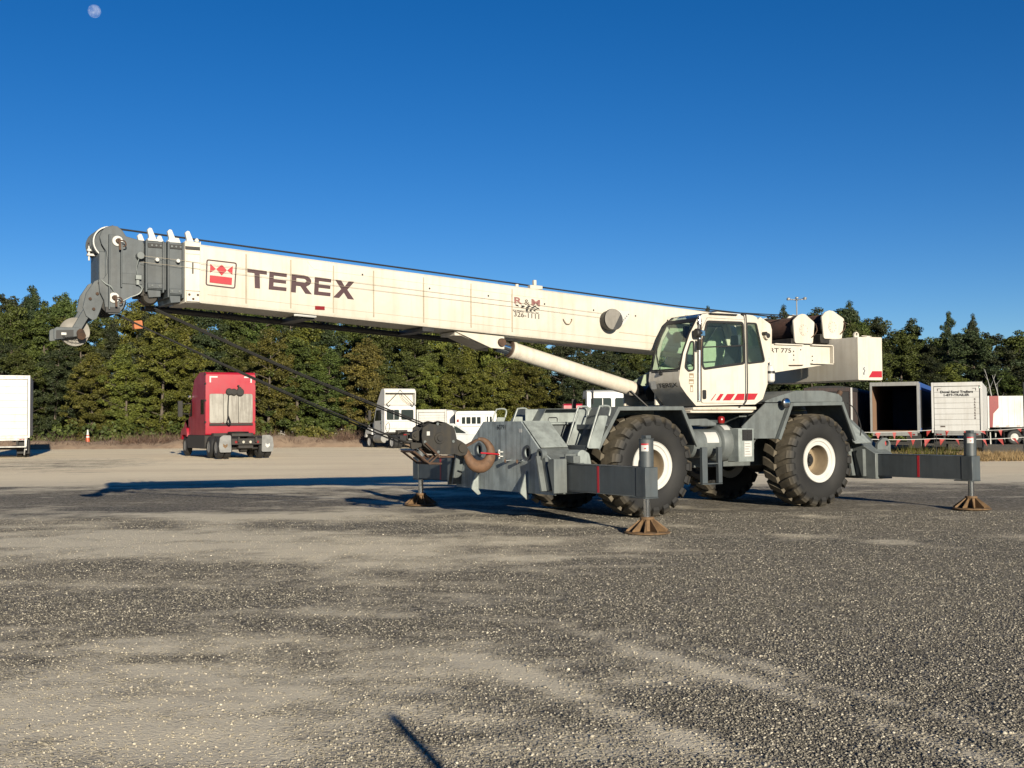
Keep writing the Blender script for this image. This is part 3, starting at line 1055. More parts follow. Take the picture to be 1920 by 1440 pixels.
# ---- fenders
ff = [(3.43, 1.285), (2.955, 2.01), (1.455, 2.018), (1.085, 1.30)]
rf = [(-.945, 1.39), (-1.30, 2.095), (-2.79, 2.118), (-3.165, 1.34)]
for s in (1, -1):
    for nm, pth in (('front_fender', ff), ('rear_fender', rf)):
        g = G()
        bent(g, pth, s * .62, s * 1.655, .014)
        g.prism(band(pth, .070), 'y', s * 1.657, s * 1.70)
        fo = part(g, nm, 'galv', bevel=.004)
    g = G()
    g.box(1.50, 3.26, s * .885, s * .90, 1.745, 2.0)
    part(g, 'deck_side_panel', 'galv_light', bevel=.004, label='pale streaked panel along the carrier deck')
    # steps up the front fender
    yo, yi = s * 1.665, s * 1.05
    sp = rounded([(3.663, 1.285), (3.40, 1.279), (3.205, 1.85), (3.40, 1.855)], .03, 3)
    for pts_, ya_, yb_ in ((sp, s * 1.705, s * 1.725), ([(x - .02, z + .005) for x, z in sp], yi, yi + s * .018)):
        g = G(); g.prism(pts_, 'y', ya_, yb_)
        part(g, 'stair_side', 'galv_light', bevel=.003)
    for z0, x0, x1 in ((1.30, 3.42, 3.66), (1.665, 3.19, 3.42)):
        g = G()
        g.box(x0, x1, yi + s * .02, s * 1.70, z0, z0 + .035)
        g.box(x1 - .012, x1 + .002, yi + s * .021, s * 1.699, z0 - .05, z0 + .034)
        part(g, 'stair_tread', 'grey', bevel=.003)
    for y, dx in ((s * 1.745, 0.0), (yi - s * .02, -.05)):
        g = G()
        hp = smooth_path([(3.662 + dx, y, 1.30), (3.64 + dx, y, 1.40), (3.43 + dx, y, 1.95), (3.37 + dx, y, 2.015), (3.22 + dx, y, 2.02), (3.17 + dx, y, 1.97), (3.20 + dx, y, 1.85)], 4)
        g.tube(hp, .017, 8)
        part(g, 'grab_rail', 'galv_light')

# ---- panels and hood round the rear wheel
g = G()
g.plate([(-.70, 2.085), (-.06, 1.62), (-.26, 1.40), (-.935, 1.392), (-1.285, 2.088)], [], 'y', 1.58, 1.612)
g.box(-.9, -.3, .56, 1.578, 1.42, 1.60)
part(g, 'side_panel', 'galv', bevel=.004)
for s in (1, -1):
    g = G()
    hp = rounded([(-.66, 2.10), (-.95, 2.19), (-1.58, 2.336), (-2.34, 2.342), (-2.80, 2.275), (-2.90, 2.21), (-2.915, 2.122)], .04, 3)
    g.prism(hp, 'y', s * .58, s * 1.56)
    part(g, 'engine_hood', 'galv', bevel=.010, seg=2)
g = G()
g.box(-3.3, -.6, -.575, .575, 1.96, 2.20)
part(g, 'engine_cover', 'galv', bevel=.01)
g = G()
g.lathe([(.0, .0), (.09, .0), (.10, .02), (.10, .055), (.085, .06)], (-1.09, 1.735, 2.085), 'y', 20)
g.box(-1.12, -1.06, 1.60, 1.735, 2.05, 2.09)
lp = part(g, 'work_lamp', 'black')
g = G(); g.lathe([(.085, .0), (.05, .018), (0, .024)], (-1.09, 1.797, 2.085), 'y', 20)
part(g, 'lens', 'chrome', lp)
g = G()
g.tube(smooth_path([(-2.80, 1.15, 2.15), (-2.98, 1.15, 2.16), (-3.12, 1.15, 2.15), (-3.22, 1.15, 2.23), (-3.31, 1.15, 2.34)], 4), .058, 12)
part(g, 'exhaust_pipe', 'rust')
g = G()
g.tube(smooth_path([(-2.96, 1.64, 2.10), (-3.10, 1.72, 1.95), (-3.26, 1.72, 1.62), (-3.24, 1.72, 1.42)], 5), .012, 6)
part(g, 'hose', 'black')

# ---- outrigger boxes (front with bumper plate, rear)
bp = [(-1.72, .50), (1.73, .50), (1.735, 1.05), (1.25, 1.29), (.66, 1.765), (-.66, 1.765), (-1.25, 1.29), (-1.725, 1.05)]
holes = [circle2(.885, 1.212, .085, 24), circle2(-.80, 1.24, .085, 24)]
g = G()
g.plate(bp, holes, 'x', 4.318, 4.35)
bump = part(g, 'front_plate', 'plate', bevel=.004, label='streaked grey bumper plate with the number 60791')
for cy, cz in ((.885, 1.212), (-.80, 1.24)):
    g = G()
    g.plate(circle2(cy, cz, .135, 24), [circle2(cy, cz, .086, 24)], 'x', 4.352, 4.366)
    part(g, 'port_ring', 'grey', bump, bevel=.003)
g = G()
bpi = inset(bp, .012)
g.prism(bpi, 'x', 3.72, 4.28)
part(g, 'front_outrigger_box', 'galv', bevel=.01)
g = G()
g.add([(4.316, .672, 1.762), (3.75, .672, 1.762), (3.75, 1.26, 1.30), (4.316, 1.26, 1.30), (4.316, .682, 1.774), (3.75, .682, 1.774), (3.75, 1.27, 1.312), (4.316, 1.27, 1.312)],
      [(0, 1, 2, 3), (4, 7, 6, 5), (0, 4, 5, 1), (1, 5, 6, 2), (2, 6, 7, 3), (3, 7, 4, 0)])
part(g, 'slope_plate', 'galv_light', bevel=.003, label='bright sloping plate beside the bumper')
g = G()
g.prism(rounded([(3.86, .52), (3.86, 1.22), (3.76, 1.27), (3.62, 1.20), (3.58, 1.04), (3.60, .52)], .08, 4), 'y', 1.28, 1.72)
part(g, 'box_end', 'galv_light', bevel=.006)
g = G(); text_g(g, '60791', (4.3535, -.155, 1.618), (0, 1, 0), (0, 0, 1), .088, .30, .004)
part(g, 'lettering', 'ink', bump, smooth=0)
g = G(); g.box(4.352, 4.355, .60, .70, 1.565, 1.63)
part(g, 'sticker', 'decal_white', bump)
for y in (.293, .70):
    g = G()
    g.cyl((4.351, y, 1.065), (4.44, y, 1.055), .028, n=12); g.cyl((4.44, y, 1.055), (4.455, y, 1.055), .035, n=12)
    part(g, 'stub', 'chrome', bump)
g = G()
g.box(4.351, 4.41, -.06, .05, 1.12, 1.14); g.box(4.351, 4.41, -.06, .05, 1.20, 1.22); g.cyl((4.40, -.005, 1.09), (4.40, -.005, 1.25), .02, n=10)
part(g, 'tie_bracket', 'decal_white', bump)


def rib(y, pts, mat='galv_light', t=.035, name='bumper_rib'):
    g = G()
    g.prism(pts, 'y', y - t / 2, y + t / 2)
    return part(g, name, mat, bevel=.004)


for y in (.86, -.86):
    rib(y, rounded([(4.353, .95), (4.353, .49), (4.30, .40), (4.37, .385), (4.50, .50), (4.49, .56)], .02, 2))
rib(-1.12, [(4.353, 1.18), (4.353, 1.05), (4.50, 1.03), (4.50, 1.10)], 'galv_light')
for s in (1, -1):
    g = G()
    g.obox((4.44, s * 1.41, 1.16), (4.44, s * 1.57, .565), .05, .17, (1, 0, 0))
    g.plate(circle2(s * 1.41, 1.185, .105, 24), [circle2(s * 1.41, 1.185, .062, 20)], 'x', 4.352, 4.45)
    g.obox((4.395, s * 1.50, 1.13), (4.395, s * 1.64, .58), .10, .06, (1, 0, 0))
    part(g, 'pin_lug', 'galv', bevel=.008)
    g = G()
    g.prism(rounded([(s * 1.68, 1.02), (s * 1.72, 1.11), (s * 1.87, 1.13), (s * 1.875, .54), (s * 1.84, .54)], .03, 3), 'x', 4.20, 4.46)
    part(g, 'beam_collar', 'galv', bevel=.006)
    g = G()
    g.box(4.02, 4.16, s * 1.76, s * 2.02, 1.05, 1.17); g.box(3.95, 4.17, s * 1.76, s * 1.80, 1.05, 1.20)
    part(g, 'wear_pad_block', 'galv', bevel=.006)
g = G()
g.prism([(-y, z) for y, z in bpi], 'x', -4.22, -3.70)
part(g, 'rear_outrigger_box', 'galv', bevel=.01)
for s in (1, -1):
    g = G()
    g.add([(-3.69, s * 1.05, 1.70), (-3.06, s * 1.05, 1.72), (-3.2, s * 1.62, 1.25), (-3.69, s * 1.60, 1.26), (-3.69, s * 1.07, 1.715), (-3.06, s * 1.07, 1.735), (-3.2, s * 1.64, 1.265), (-3.69, s * 1.62, 1.275)],
          [(0, 1, 2, 3), (4, 7, 6, 5), (0, 4, 5, 1), (1, 5, 6, 2), (2, 6, 7, 3), (3, 7, 4, 0)])
    g.box(-3.69, -3.2, s * .56, s * 1.04, 1.3, 1.70)
    part(g, 'slope_plate', 'galv_light', bevel=.003)
    g = G()
    g.obox((-3.62, s * 1.08, 1.17), (-3.62, s * 1.20, .57), .055, .14, (1, 0, 0))
    g.obox((-3.66, s * 1.22, 1.10), (-3.66, s * 1.31, .58), .09, .05, (1, 0, 0))
    g.prism(rounded([(s * 1.28, 1.02), (s * 1.32, 1.12), (s * 1.46, 1.14), (s * 1.47, .56), (s * 1.43, .56)], .03, 3), 'x', -3.695, -3.60)
    part(g, 'pin_lug', 'galv', bevel=.008)
    g = G()
    g.plate(rounded([(-3.95, .98), (-3.95, 1.24), (-4.12, 1.36), (-4.25, 1.36), (-4.36, 1.26), (-4.36, 1.0)], .09, 4), [circle2(-4.24, 1.245, .062, 18)], 'y', s * 1.50, s * 1.56)
    part(g, 'tie_down_eye', 'galv', bevel=.006)

# ---- outrigger beams with jacks and floats
g = G()
g.box(-.117, .117, .25, 3.70, .585, 1.022)
g.box(-.126, .126, .26, 3.71, 1.024, 1.036)
g.box(-.126, .126, .26, 3.71, .571, .583)
beam_me = g.mesh('outrigger_beam', M['beam'])
g = G()
g.box(-.124, .124, 3.712, 3.955, .569, 1.032)
g.box(-.13, .13, 3.54, 3.958, .548, .567)
end_me = g.mesh('end_box', M['grey'])
g = G()
g.cyl((0, 3.83, 1.034), (0, 3.83, 1.46), .112, n=28); g.cyl((0, 3.83, 1.46), (0, 3.83, 1.475), .118, n=28)
g.box(-.05, .05, 3.77, 3.89, 1.477, 1.525)
g.cyl((.02, 3.72, 1.04), (.02, 3.72, 1.40), .016, n=8)
jack_me = g.mesh('jack_cylinder', M['grey'])
g = G(); g.cyl((0, 3.83, .22), (0, 3.83, .546), .056, n=24)
rod_me = g.mesh('jack_rod', M['chrome'])
g = G()
g.lathe([(.0, .012), (.35, .012), (.36, .02), (.36, .036), (.33, .044), (.0, .044)], (0, 3.83, 0), 'z', 40)
g.lathe([(.105, .046), (.10, .22), (.112, .225), (.112, .262), (.075, .265), (.0, .265)], (0, 3.83, 0), 'z', 24)
for k in range(10):
    a = k * math.pi / 5 + .15
    c, s_ = math.cos(a), math.sin(a)
    w = .009
    v = []
    for r, z in ((.101, .046), (.335, .046), (.33, .065), (.103, .235)):
        for q in (-1, 1):
            v.append((r * c - q * w * s_, 3.83 + r * s_ + q * w * c, z))
    g.add(v, [(0, 2, 4, 6), (7, 5, 3, 1), (0, 1, 3, 2), (2, 3, 5, 4), (4, 5, 7, 6), (6, 7, 1, 0)])
v = []
pad_me = g.mesh('float_pad', M['pad'])
g = G()
for sx in (1, -1):
    g.box(sx * .118, sx * .121, 2.69, 2.745, .588, 1.018)
mark_me = g.mesh('red_mark', M['red'])
g = G()
for k in range(7):
    a0, a1 = .15 + k * .15, .15 + (k + 1) * .15
    r = .1145
    for z0, z1 in ((1.28, 1.40),):
        g.add([(r * math.cos(a0), 3.83 + r * math.sin(a0), z0), (r * math.cos(a1), 3.83 + r * math.sin(a1), z0), (r * math.cos(a1), 3.83 + r * math.sin(a1), z1), (r * math.cos(a0), 3.83 + r * math.sin(a0), z1)], [(0, 1, 2, 3)])
stick_me = g.mesh('sticker', M['decal_white'])
g = G()
for k in range(7):
    a0, a1 = .15 + k * .15, .15 + (k + 1) * .15
    r = .1158
    for z0, z1 in ((1.375, 1.40),) + (((1.315, 1.33),) if 2 < k < 5 else ()):
        g.add([(r * math.cos(a0), 3.83 + r * math.sin(a0), z0), (r * math.cos(a1), 3.83 + r * math.sin(a1), z0), (r * math.cos(a1), 3.83 + r * math.sin(a1), z1), (r * math.cos(a0), 3.83 + r * math.sin(a0), z1)], [(0, 1, 2, 3)])
stick2_me = g.mesh('sticker_band', M['red'])
for x, rz in ((4.045, 0), (-3.89, 0), (4.045, math.pi), (-3.89, math.pi)):
    b = link('outrigger_beam', beam_me, crane, .006)
    b.location = (x, 0, 0); b.rotation_euler = (0, 0, rz)
    for nm, mm, bv in (('end_box', end_me, .006), ('jack_cylinder', jack_me, .004), ('jack_rod', rod_me, 0), ('float_pad', pad_me, .003), ('red_mark', mark_me, 0), ('sticker', stick_me, 0), ('sticker_band', stick2_me, 0)):
        link(nm, mm, b, bv)

# ---- tank, step, battery box on the near side
g = G()
g.cyl((.98, 1.16, 1.315), (.26, 1.16, 1.315), .275, n=40)
g.lathe([(.0, .30), (.30, .30), (.345, .27), (.365, .20), (.368, .05), (.355, -.03), (.30, -.10), (.0, -.12)], (0, 1.16, 1.32), 'x', 40)
tank = part(g, 'hydraulic_tank', 'galv', bevel=.006)
g = G()
for x0, x1, z0, z1 in ((.36, .66, 1.33, 1.53), (.05, .22, 1.57, 1.66)):
    ca, r = (1.315, .279) if x0 > .3 else (1.32, .372)
    q0, q1 = math.asin(max(-1, min(1, (z0 - ca) / r))), math.asin(max(-1, min(1, (z1 - ca) / r)))
    for k in range(5):
        a0, a1 = q0 + (q1 - q0) * k / 5, q0 + (q1 - q0) * (k + 1) / 5
        g.add([(x0, 1.16 + r * math.cos(a0), ca + r * math.sin(a0)), (x1, 1.16 + r * math.cos(a0), ca + r * math.sin(a0)), (x1, 1.16 + r * math.cos(a1), ca + r * math.sin(a1)), (x0, 1.16 + r * math.cos(a1), ca + r * math.sin(a1))], [(0, 1, 2, 3)])
part(g, 'warning_label', 'decal_white', tank)
g = G()
g.box(.70, .30, 1.05, 1.30, 1.645, 1.66); g.prism([(1.06, 1.66), (1.06, 1.78), (.55, 1.79), (.30, 1.71), (.30, 1.662)], 'y', .80, 1.30)
part(g, 'tank_shelf', 'galv', bevel=.006)
g = G()
g.lathe([(0, 0), (.06, 0), (.07, .04), (.07, .10), (.05, .13), (0, .14)], (.18, 1.30, 1.70), 'z', 18)
part(g, 'filler_cap', 'tail')
g = G()
for x0, x1 in ((.93, .80), (.53, .435)):
    g.box(x0, x1, 1.52, 1.60, .575, 1.25)
g.box(.795, .535, 1.50, 1.60, .93, .955); g.box(.93, .435, 1.49, 1.605, .552, .572)
part(g, 'access_step', 'grey', bevel=.006)
g = G()
g.box(.07, -.33, 1.34, 1.66, .955, 1.60)
bb = part(g, 'battery_box', 'galv_light', bevel=.012)
g = G(); g.box(-.02, -.28, 1.662, 1.668, 1.365, 1.575)
part(g, 'grille_plate', 'black', bb)
g = G()
for i, (x0, x1) in enumerate(((-.04, -.12), (-.145, -.265))):
    for k in range(4 if i == 0 else 3):
        z = 1.385 + k * (.046 if i == 0 else .062)
        g.box(x0, x1, 1.669, 1.674, z, z + (.028 if i == 0 else .04))
part(g, 'pictogram', 'rope', bb)
g = G(); g.box(-.07, -.26, 1.662, 1.667, 1.06, 1.35)
wl_ = part(g, 'data_label', 'decal_white', bb)
g = G()
for k in range(5):
    g.box(-.085 - .01 * (k % 2), -.23 + .02 * (k % 3), 1.6675, 1.6685, 1.10 + .05 * k, 1.108 + .05 * k)
part(g, 'label_text', 'ink_brown', bb)

# ---- slewing ring and superstructure
g = G()
g.cyl((0, 0, 1.70), (0, 0, 1.80), .80, n=48); g.cyl((0, 0, 1.802), (0, 0, 1.90), .72, n=48)
part(g, 'slewing_ring', 'grey', bevel=.01)
g = G()
g.cyl((0, 0, 1.902), (0, 0, 1.985), .80, n=48); g.box(-1.9, 1.0, -.72, .72, 1.987, 2.06); g.box(-.66, .96, .73, 1.40, 1.955, 2.02)
g.box(.98, -.70, .74, 1.34, 1.90, 1.953)
part(g, 'slewing_base', 'cream_worn', bevel=.01)
for s in (1, -1):
    y0, y1 = s * .715, s * .75
    g = G()
    g.plate([(-.95, 2.40), (-1.80, 2.735), (-3.46, 2.945), (-3.46, 3.34), (-.95, 3.325)], [], 'y', y0, y1)
    sp = part(g, 'side_plate', 'cream', bevel=.004)
    g = G(); g.plate([(1.15, 2.062), (-1.25, 2.062), (-1.25, 3.70), (-.55, 3.74), (.1, 2.95), (1.15, 2.45)], [], 'y', s * .475, s * .515)
    part(g, 'pivot_plate', 'cream_worn', bevel=.004)
    if s > 0:
        near_plate = sp
g = G()
g.box(-3.46, -1.9, -.71, .71, 2.97, 3.05)
part(g, 'tail_frame', 'cream_worn', bevel=.008)
g = G()
g.box(-1.8, -2.62, .752, .80, 3.315, 3.34); g.box(-2.85, -3.48, .752, .83, 3.325, 3.35); g.box(-2.85, -3.48, .752, .83, 2.935, 2.955); g.box(-3.46, -3.485, .752, .84, 2.956, 3.324)
part(g, 'edge_flange', 'cream', near_plate, bevel=.003)
for x, z in ((-2.37, 3.19), (-2.37, 3.11), (-2.58, 3.23), (-2.37, 3.01), (-2.92, 3.10), (-2.92, 3.01)):
    g = G(); g.cyl((x, .751, z), (x, .756, z), .016, n=10)
    part(g, 'bolt_hole', 'ink', near_plate)
g = G(); g.tube([(-2.22, .752, 2.895), (-2.24, .79, 2.893), (-2.60, .79, 2.905), (-2.62, .752, 2.905)], .010, 6)
part(g, 'grab_bar', 'rust', near_plate)
g = G(); text_g(g, 'RT 775', (-1.70, .7535, 3.152), (-1, 0, .012), (0, 0, 1), .092, .60, .014)
part(g, 'lettering', 'ink', near_plate, smooth=0)

# tank column, filter and bottle behind the cab
g = G()
g.prism(rounded([(-.915, 2.46), (-.70, 3.70), (-.80, 3.79), (-1.07, 3.66), (-1.11, 3.55), (-1.07, 2.48)], .03, 3), 'y', .80, 1.40)
col = part(g, 'rear_cowl', 'cream_worn', bevel=.008)
g = G()
g.cyl((-.93, 1.402, 3.42), (-.93, 1.47, 3.42), .075, n=20); g.cyl((-.93, 1.47, 3.42), (-.93, 1.474, 3.42), .052, n=20)
part(g, 'breather_ring', 'cream_worn', col)
g = G(); g.cyl((-.93, 1.475, 3.42), (-.93, 1.482, 3.42), .05, n=20); g.cyl((-.86, 1.40, 3.46), (-.86, 1.50, 3.46), .035, n=14)
part(g, 'breather_cap', 'black', col)
g = G()
g.lathe([(0, 0), (.06, .0), (.085, .03), (.085, .26), (.06, .32), (.02, .34), (.02, .40), (0, .40)], (-.99, 1.46, 2.50), 'z', 20)
bt = part(g, 'gas_bottle', 'decal_white')
g = G(); g.lathe([(.087, 0), (.089, .0), (.089, .05), (.087, .05)], (-.99, 1.46, 2.67), 'z', 20, closed=True)
part(g, 'strap', 'black', bt)

# ---- winches
for cx, cz, pts, in (
        (-2.89, 3.70, [(-2.58, 3.867), (-2.745, 3.99), (-2.85, 4.018), (-2.95, 4.008), (-3.218, 3.847), (-3.152, 3.386), (-2.622, 3.385)]),
        (-3.77, 3.80, [(-3.442, 3.982), (-3.556, 4.089), (-3.68, 4.13), (-3.80, 4.12), (-4.14, 3.964), (-4.049, 3.515), (-3.497, 3.51)])):
    zb = pts[-1][1]
    g = G(); g.prism(rounded(pts, .05, 3), 'y', .525, .555)
    w = part(g, 'winch_side', 'cream', bevel=.006)
    g = G(); g.prism(rounded(pts, .05, 3), 'y', -.54, -.51)
    part(g, 'far_plate', 'cream', w, bevel=.006)
    g = G()
    for k in range(30):
        y0 = -.46 + k * .0305
        g.lathe([(.245, y0), (.262, y0 + .007), (.265, y0 + .015), (.262, y0 + .023), (.245, y0 + .030)], (cx, 0, cz), 'y', 28)
    part(g, 'rope_drum', 'rope_rust', w)
    for y in (-.50, .475):
        g = G(); g.cyl((cx, y, cz), (cx, y + .03, cz), .31, n=32)
        part(g, 'drum_flange', 'greasy', w)
    g = G()
    g.box(cx - .30, cx + .34, -.50, .52, zb - .10, zb + .10)
    part(g, 'winch_base', 'greasy', w, bevel=.01)
    g = G()
    g.cyl((cx, .556, cz - .02), (cx, .565, cz - .02), .13, n=24)
    for k in range(9):
        a = k * 2 * math.pi / 9
        g.cyl((cx + .10 * math.cos(a), .566, cz - .02 + .10 * math.sin(a)), (cx + .10 * math.cos(a), .578, cz - .02 + .10 * math.sin(a)), .012, n=6)
    part(g, 'bearing_cap', 'cream_worn', w)
    g = G(); g.lathe([(0, 0), (.03, 0), (.045, .05), (.04, .12), (0, .14)], (cx - .30, .50, cz + .16), 'x', 14)
    g.xf(Matrix.Identity(4)); part(g, 'lever_knob', 'cream', w)
    g = G(); g.tube(smooth_path([(cx - .34, .57, cz + .12), (cx - .37, .58, cz - .02), (cx - .30, .57, cz - .12), (cx - .22, .565, cz - .18)], 4), .012, 6)
    part(g, 'brake_line', 'rust', w)

# ---- counterweight
g = G()
g.prism(rounded([(-3.70, 2.59), (-3.70, 3.50), (-4.455, 3.515), (-4.455, 2.605), (-4.40, 2.59)], .02, 2), 'y', -1.30, 1.30)
cw = part(g, 'counterweight', 'cream', bevel=.018, seg=2)
g = G(); g.add([(-4.02, 1.303, 2.647), (-4.135, 1.303, 2.783), (-4.44, 1.303, 2.788), (-4.44, 1.303, 2.653)], [(0, 1, 2, 3)])
part(g, 'red_stripe', 'red', cw)
g = G(); g.box(-3.825, -3.93, 1.302, 1.304, 2.65, 2.89)
part(g, 'lifting_label', 'decal_white', cw)
g = G(); g.tube(smooth_path([(-3.89, 1.306, 2.86), (-3.86, 1.306, 2.82), (-3.90, 1.306, 2.79), (-3.87, 1.306, 2.75)], 3), .008, 5); g.box(-3.855, -3.88, 1.3045, 1.3075, 2.70, 2.75)
part(g, 'hook_pictogram', 'ink', cw)
for y in (1.18, -1.18):
    g = G()
    g.plate(rounded([(-3.72, 3.49), (-3.72, 3.58), (-3.79, 3.63), (-3.86, 3.58), (-3.86, 3.49)], .05, 4), [circle2(-3.79, 3.565, .03, 14)], 'y', y - .02, y + .02)
    part(g, 'lifting_eye', 'cream', cw, bevel=.004)
g = G(); g.box(-4.1, -4.2, 1.1, 1.2, 3.5, 3.535); g.box(-4.0, -4.3, 1.14, 1.16, 3.536, 3.55)
part(g, 'hold_down', 'cream_worn', cw)


# ---- boom
def zt(x): return 4.53 + .0553 * (x - 10.015)


g = G()
yb = .42
sec = [(-yb + .03, -.905), (yb - .03, -.905), (yb, -.86), (yb, -.03), (yb - .03, 0), (-yb + .03, 0), (-yb, -.03), (-yb, -.86)]
xs = [-1.0, 2.0, 5.0, 8.0, 10.02]
v = [(x, y, zt(x) + z) for x in xs for y, z in sec]
n8 = len(sec)
f = [(i * n8 + k, i * n8 + (k + 1) % n8, (i + 1) * n8 + (k + 1) % n8, (i + 1) * n8 + k) for i in range(len(xs) - 1) for k in range(n8)]
f += [tuple(range(n8 - 1, -1, -1)), tuple((len(xs) - 1) * n8 + k for k in range(n8))]
g.add(v, f)
boom = part(g, 'boom_base_section', 'cream')
for x in (9.29, 8.553, 7.817, 7.096, 6.156, 5.216, 4.362):
    g = G()
    g.add([(x - .011, yb + a, zt(x) - t) for a in (.001, .009) for t in (.84, .06)] + [(x + .011, yb + a, zt(x) - t) for a in (.001, .009) for t in (.84, .06)],
          [(0, 1, 3, 2), (4, 6, 7, 5), (0, 4, 5, 1), (2, 3, 7, 6), (1, 5, 7, 3), (0, 2, 6, 4)])
    part(g, 'stiffener_rib', 'weld', boom)
g = G()
dbl = [(8.28, -.045), (8.16, -.165), (3.62, -.165), (3.52, -.045)]
g.add([(x, yb + .0012, zt(x) + t) for x, t in dbl] + [(x, yb + .0065, zt(x) + t) for x, t in dbl], [(3, 2, 1, 0), (4, 5, 6, 7), (0, 1, 5, 4), (1, 2, 6, 5), (2, 3, 7, 6), (3, 0, 4, 7)])
part(g, 'doubler_plate', 'cream', boom)
g = G()
for x0, x1, t in ((9.9, -.4, .765), (5.22, 4.40, .615), (1.95, 1.0, .62)):
    g.add([(x0, yb + .003, zt(x0) - t), (x1, yb + .003, zt(x1) - t), (x1, yb + .003, zt(x1) - t - (.006 if t > .7 else .012)), (x0, yb + .003, zt(x0) - t - (.006 if t > .7 else .012))], [(0, 1, 2, 3)])
part(g, 'seam', 'weld', boom)
for x, t in ((7.30, .15), (6.04, .24), (4.86, .24), (3.66, .26), (2.55, .26), (1.55, .27), (.75, .28)):
    g = G(); g.cyl((x, yb + .007, zt(x) - t), (x, yb + .010, zt(x) - t), .016, n=10)
    part(g, 'plug', 'ink', boom)
g = G()
g.tube(smooth_path([(3.245, yb, 3.66), (3.25, yb + .03, 3.64), (3.20, yb + .03, 3.575), (3.155, yb + .03, 3.565), (3.11, yb + .03, 3.575), (3.065, yb + .03, 3.65), (3.07, yb, 3.665)], 3), .008, 6)
part(g, 'hand_loop', 'tan', boom)
g = G()
g.box(8.14, 7.975, yb + .002, yb + .012, 3.605, 3.665)
part(g, 'side_marker', 'tail', boom)
# big lettering and emblem on the boom side
YL = yb + .0095
g = G()


def poly(g, pts, y=YL):
    return g.sheet(pts, 'y', y)


def quadm(p00, p10, p01, p11):
    """map unit square (u right, v up) to the four measured corners"""
    def fn(u, v):
        a = Vector(p00).lerp(Vector(p10), u); b = Vector(p01).lerp(Vector(p11), u)
        c = a.lerp(b, v); return (c.x, c.y)
    return fn


LET = {
    'T': [[(0, 1), (0, .80), (.355, .80), (.355, 0), (.625, 0), (.625, .80), (1, .80), (1, 1)]],
    'E': [[(0, 0), (0, 1), (1, 1), (1, .80), (.26, .80), (.26, .60), (.97, .60), (.97, .42), (.26, .42), (.26, .20), (1, .20), (1, 0)]],
    'X': [[(0, 0), (.36, .51), (.03, 1), (.33, 1), (.52, .68), (.72, 1), (1, 1), (.66, .51), (1, 0), (.70, 0), (.50, .33), (.29, 0)]],
}
for ch, c00, c10, c01, c11 in (('T', (9.262, 3.905), (8.948, 3.893), (9.273, 4.203), (8.954, 4.182)), ('E', (8.925, 3.892), (8.629, 3.88), (8.91, 4.18), (8.621, 4.162)),
                               ('E', (8.159, 3.85), (7.873, 3.836), (8.143, 4.14), (7.857, 4.122)), ('X', (7.826, 3.822), (7.455, 3.805), (7.80, 4.118), (7.446, 4.101))):
    fn = quadm(c00, c10, c01, c11)
    for pl in LET[ch]:
        poly(g, [fn(u, v) for u, v in pl])
fn = quadm((8.554, 3.87), (8.195, 3.852), (8.538, 4.164), (8.188, 4.146))
bowl_o = [(.58, 1)] + [(.60 + .36 * math.sin(t), .70 + .30 * math.cos(t)) for t in [.3 * k for k in range(1, 10)]]
bowl_i = [(.58 + .14 * math.sin(t), .70 + .11 * math.cos(t)) for t in [.35 * k for k in range(8, -1, -1)]]
rp = [(0, 0), (0, 1)] + bowl_o + [(.72, .36), (1.0, 0), (.69, 0), (.44, .38), (.235, .38), (.235, 0)]
tri = tessellate_polygon([[Vector((*fn(u, v), 0)) for u, v in rp], [Vector((*fn(u, v), 0)) for u, v in [(.235, .81), (.235, .59)] + bowl_i[::-1][::-1]]])
fl = [fn(u, v) for u, v in rp] + [fn(u, v) for u, v in [(.235, .81), (.235, .59)] + bowl_i]
g.add([(p[0], YL, p[1]) for p in fl], [tuple(t) for t in tri])
part(g, 'lettering', 'maroon', boom, smooth=0, label='maroon block capitals reading TEREX')


def emblem(parent, fn3, fr=True):
    """crown emblem: frame, three points and base; fn3 maps unit square to space"""
    ax = []

    def addp(g, pts, d=0):
        t = tessellate_polygon([[Vector((u, v, 0)) for u, v in pts]])
        g.add([fn3(u, v, d) for u, v in pts], [tuple(q) for q in t])
    g = G()
    o = rounded([(0, 0), (1, 0), (1, 1), (0, 1)], .09, 3); i = inset(o, .045)
    t = tessellate_polygon([[Vector((u, v, 0)) for u, v in o], [Vector((u, v, 0)) for u, v in i]])
    g.add([fn3(u, v, 0) for u, v in o + i], [tuple(q) for q in t])
    g.obj('emblem_frame', M['maroon'] if fr else M['ink'], parent, smooth=0)
    g = G()
    addp(g, [(.13, .84), (.13, .50), (.32, .665)]); addp(g, [(.87, .86), (.87, .52), (.69, .665)])
    addp(g, [(.335, .665), (.52, .445), (.68, .665), (.505, .86)]); addp(g, [(.13, .13), (.87, .13), (.87, .405), (.13, .405)])
    g.obj('emblem', M['red'] if fr else M['maroon'], parent, smooth=0)


fe = quadm((9.936, 3.897), (9.466, 3.868), (9.923, 4.305), (9.438, 4.283))


def boom_e(u, v, d):
    p = fe(u, v); return (p[0], YL + d, p[1])


emblem(boom, boom_e)
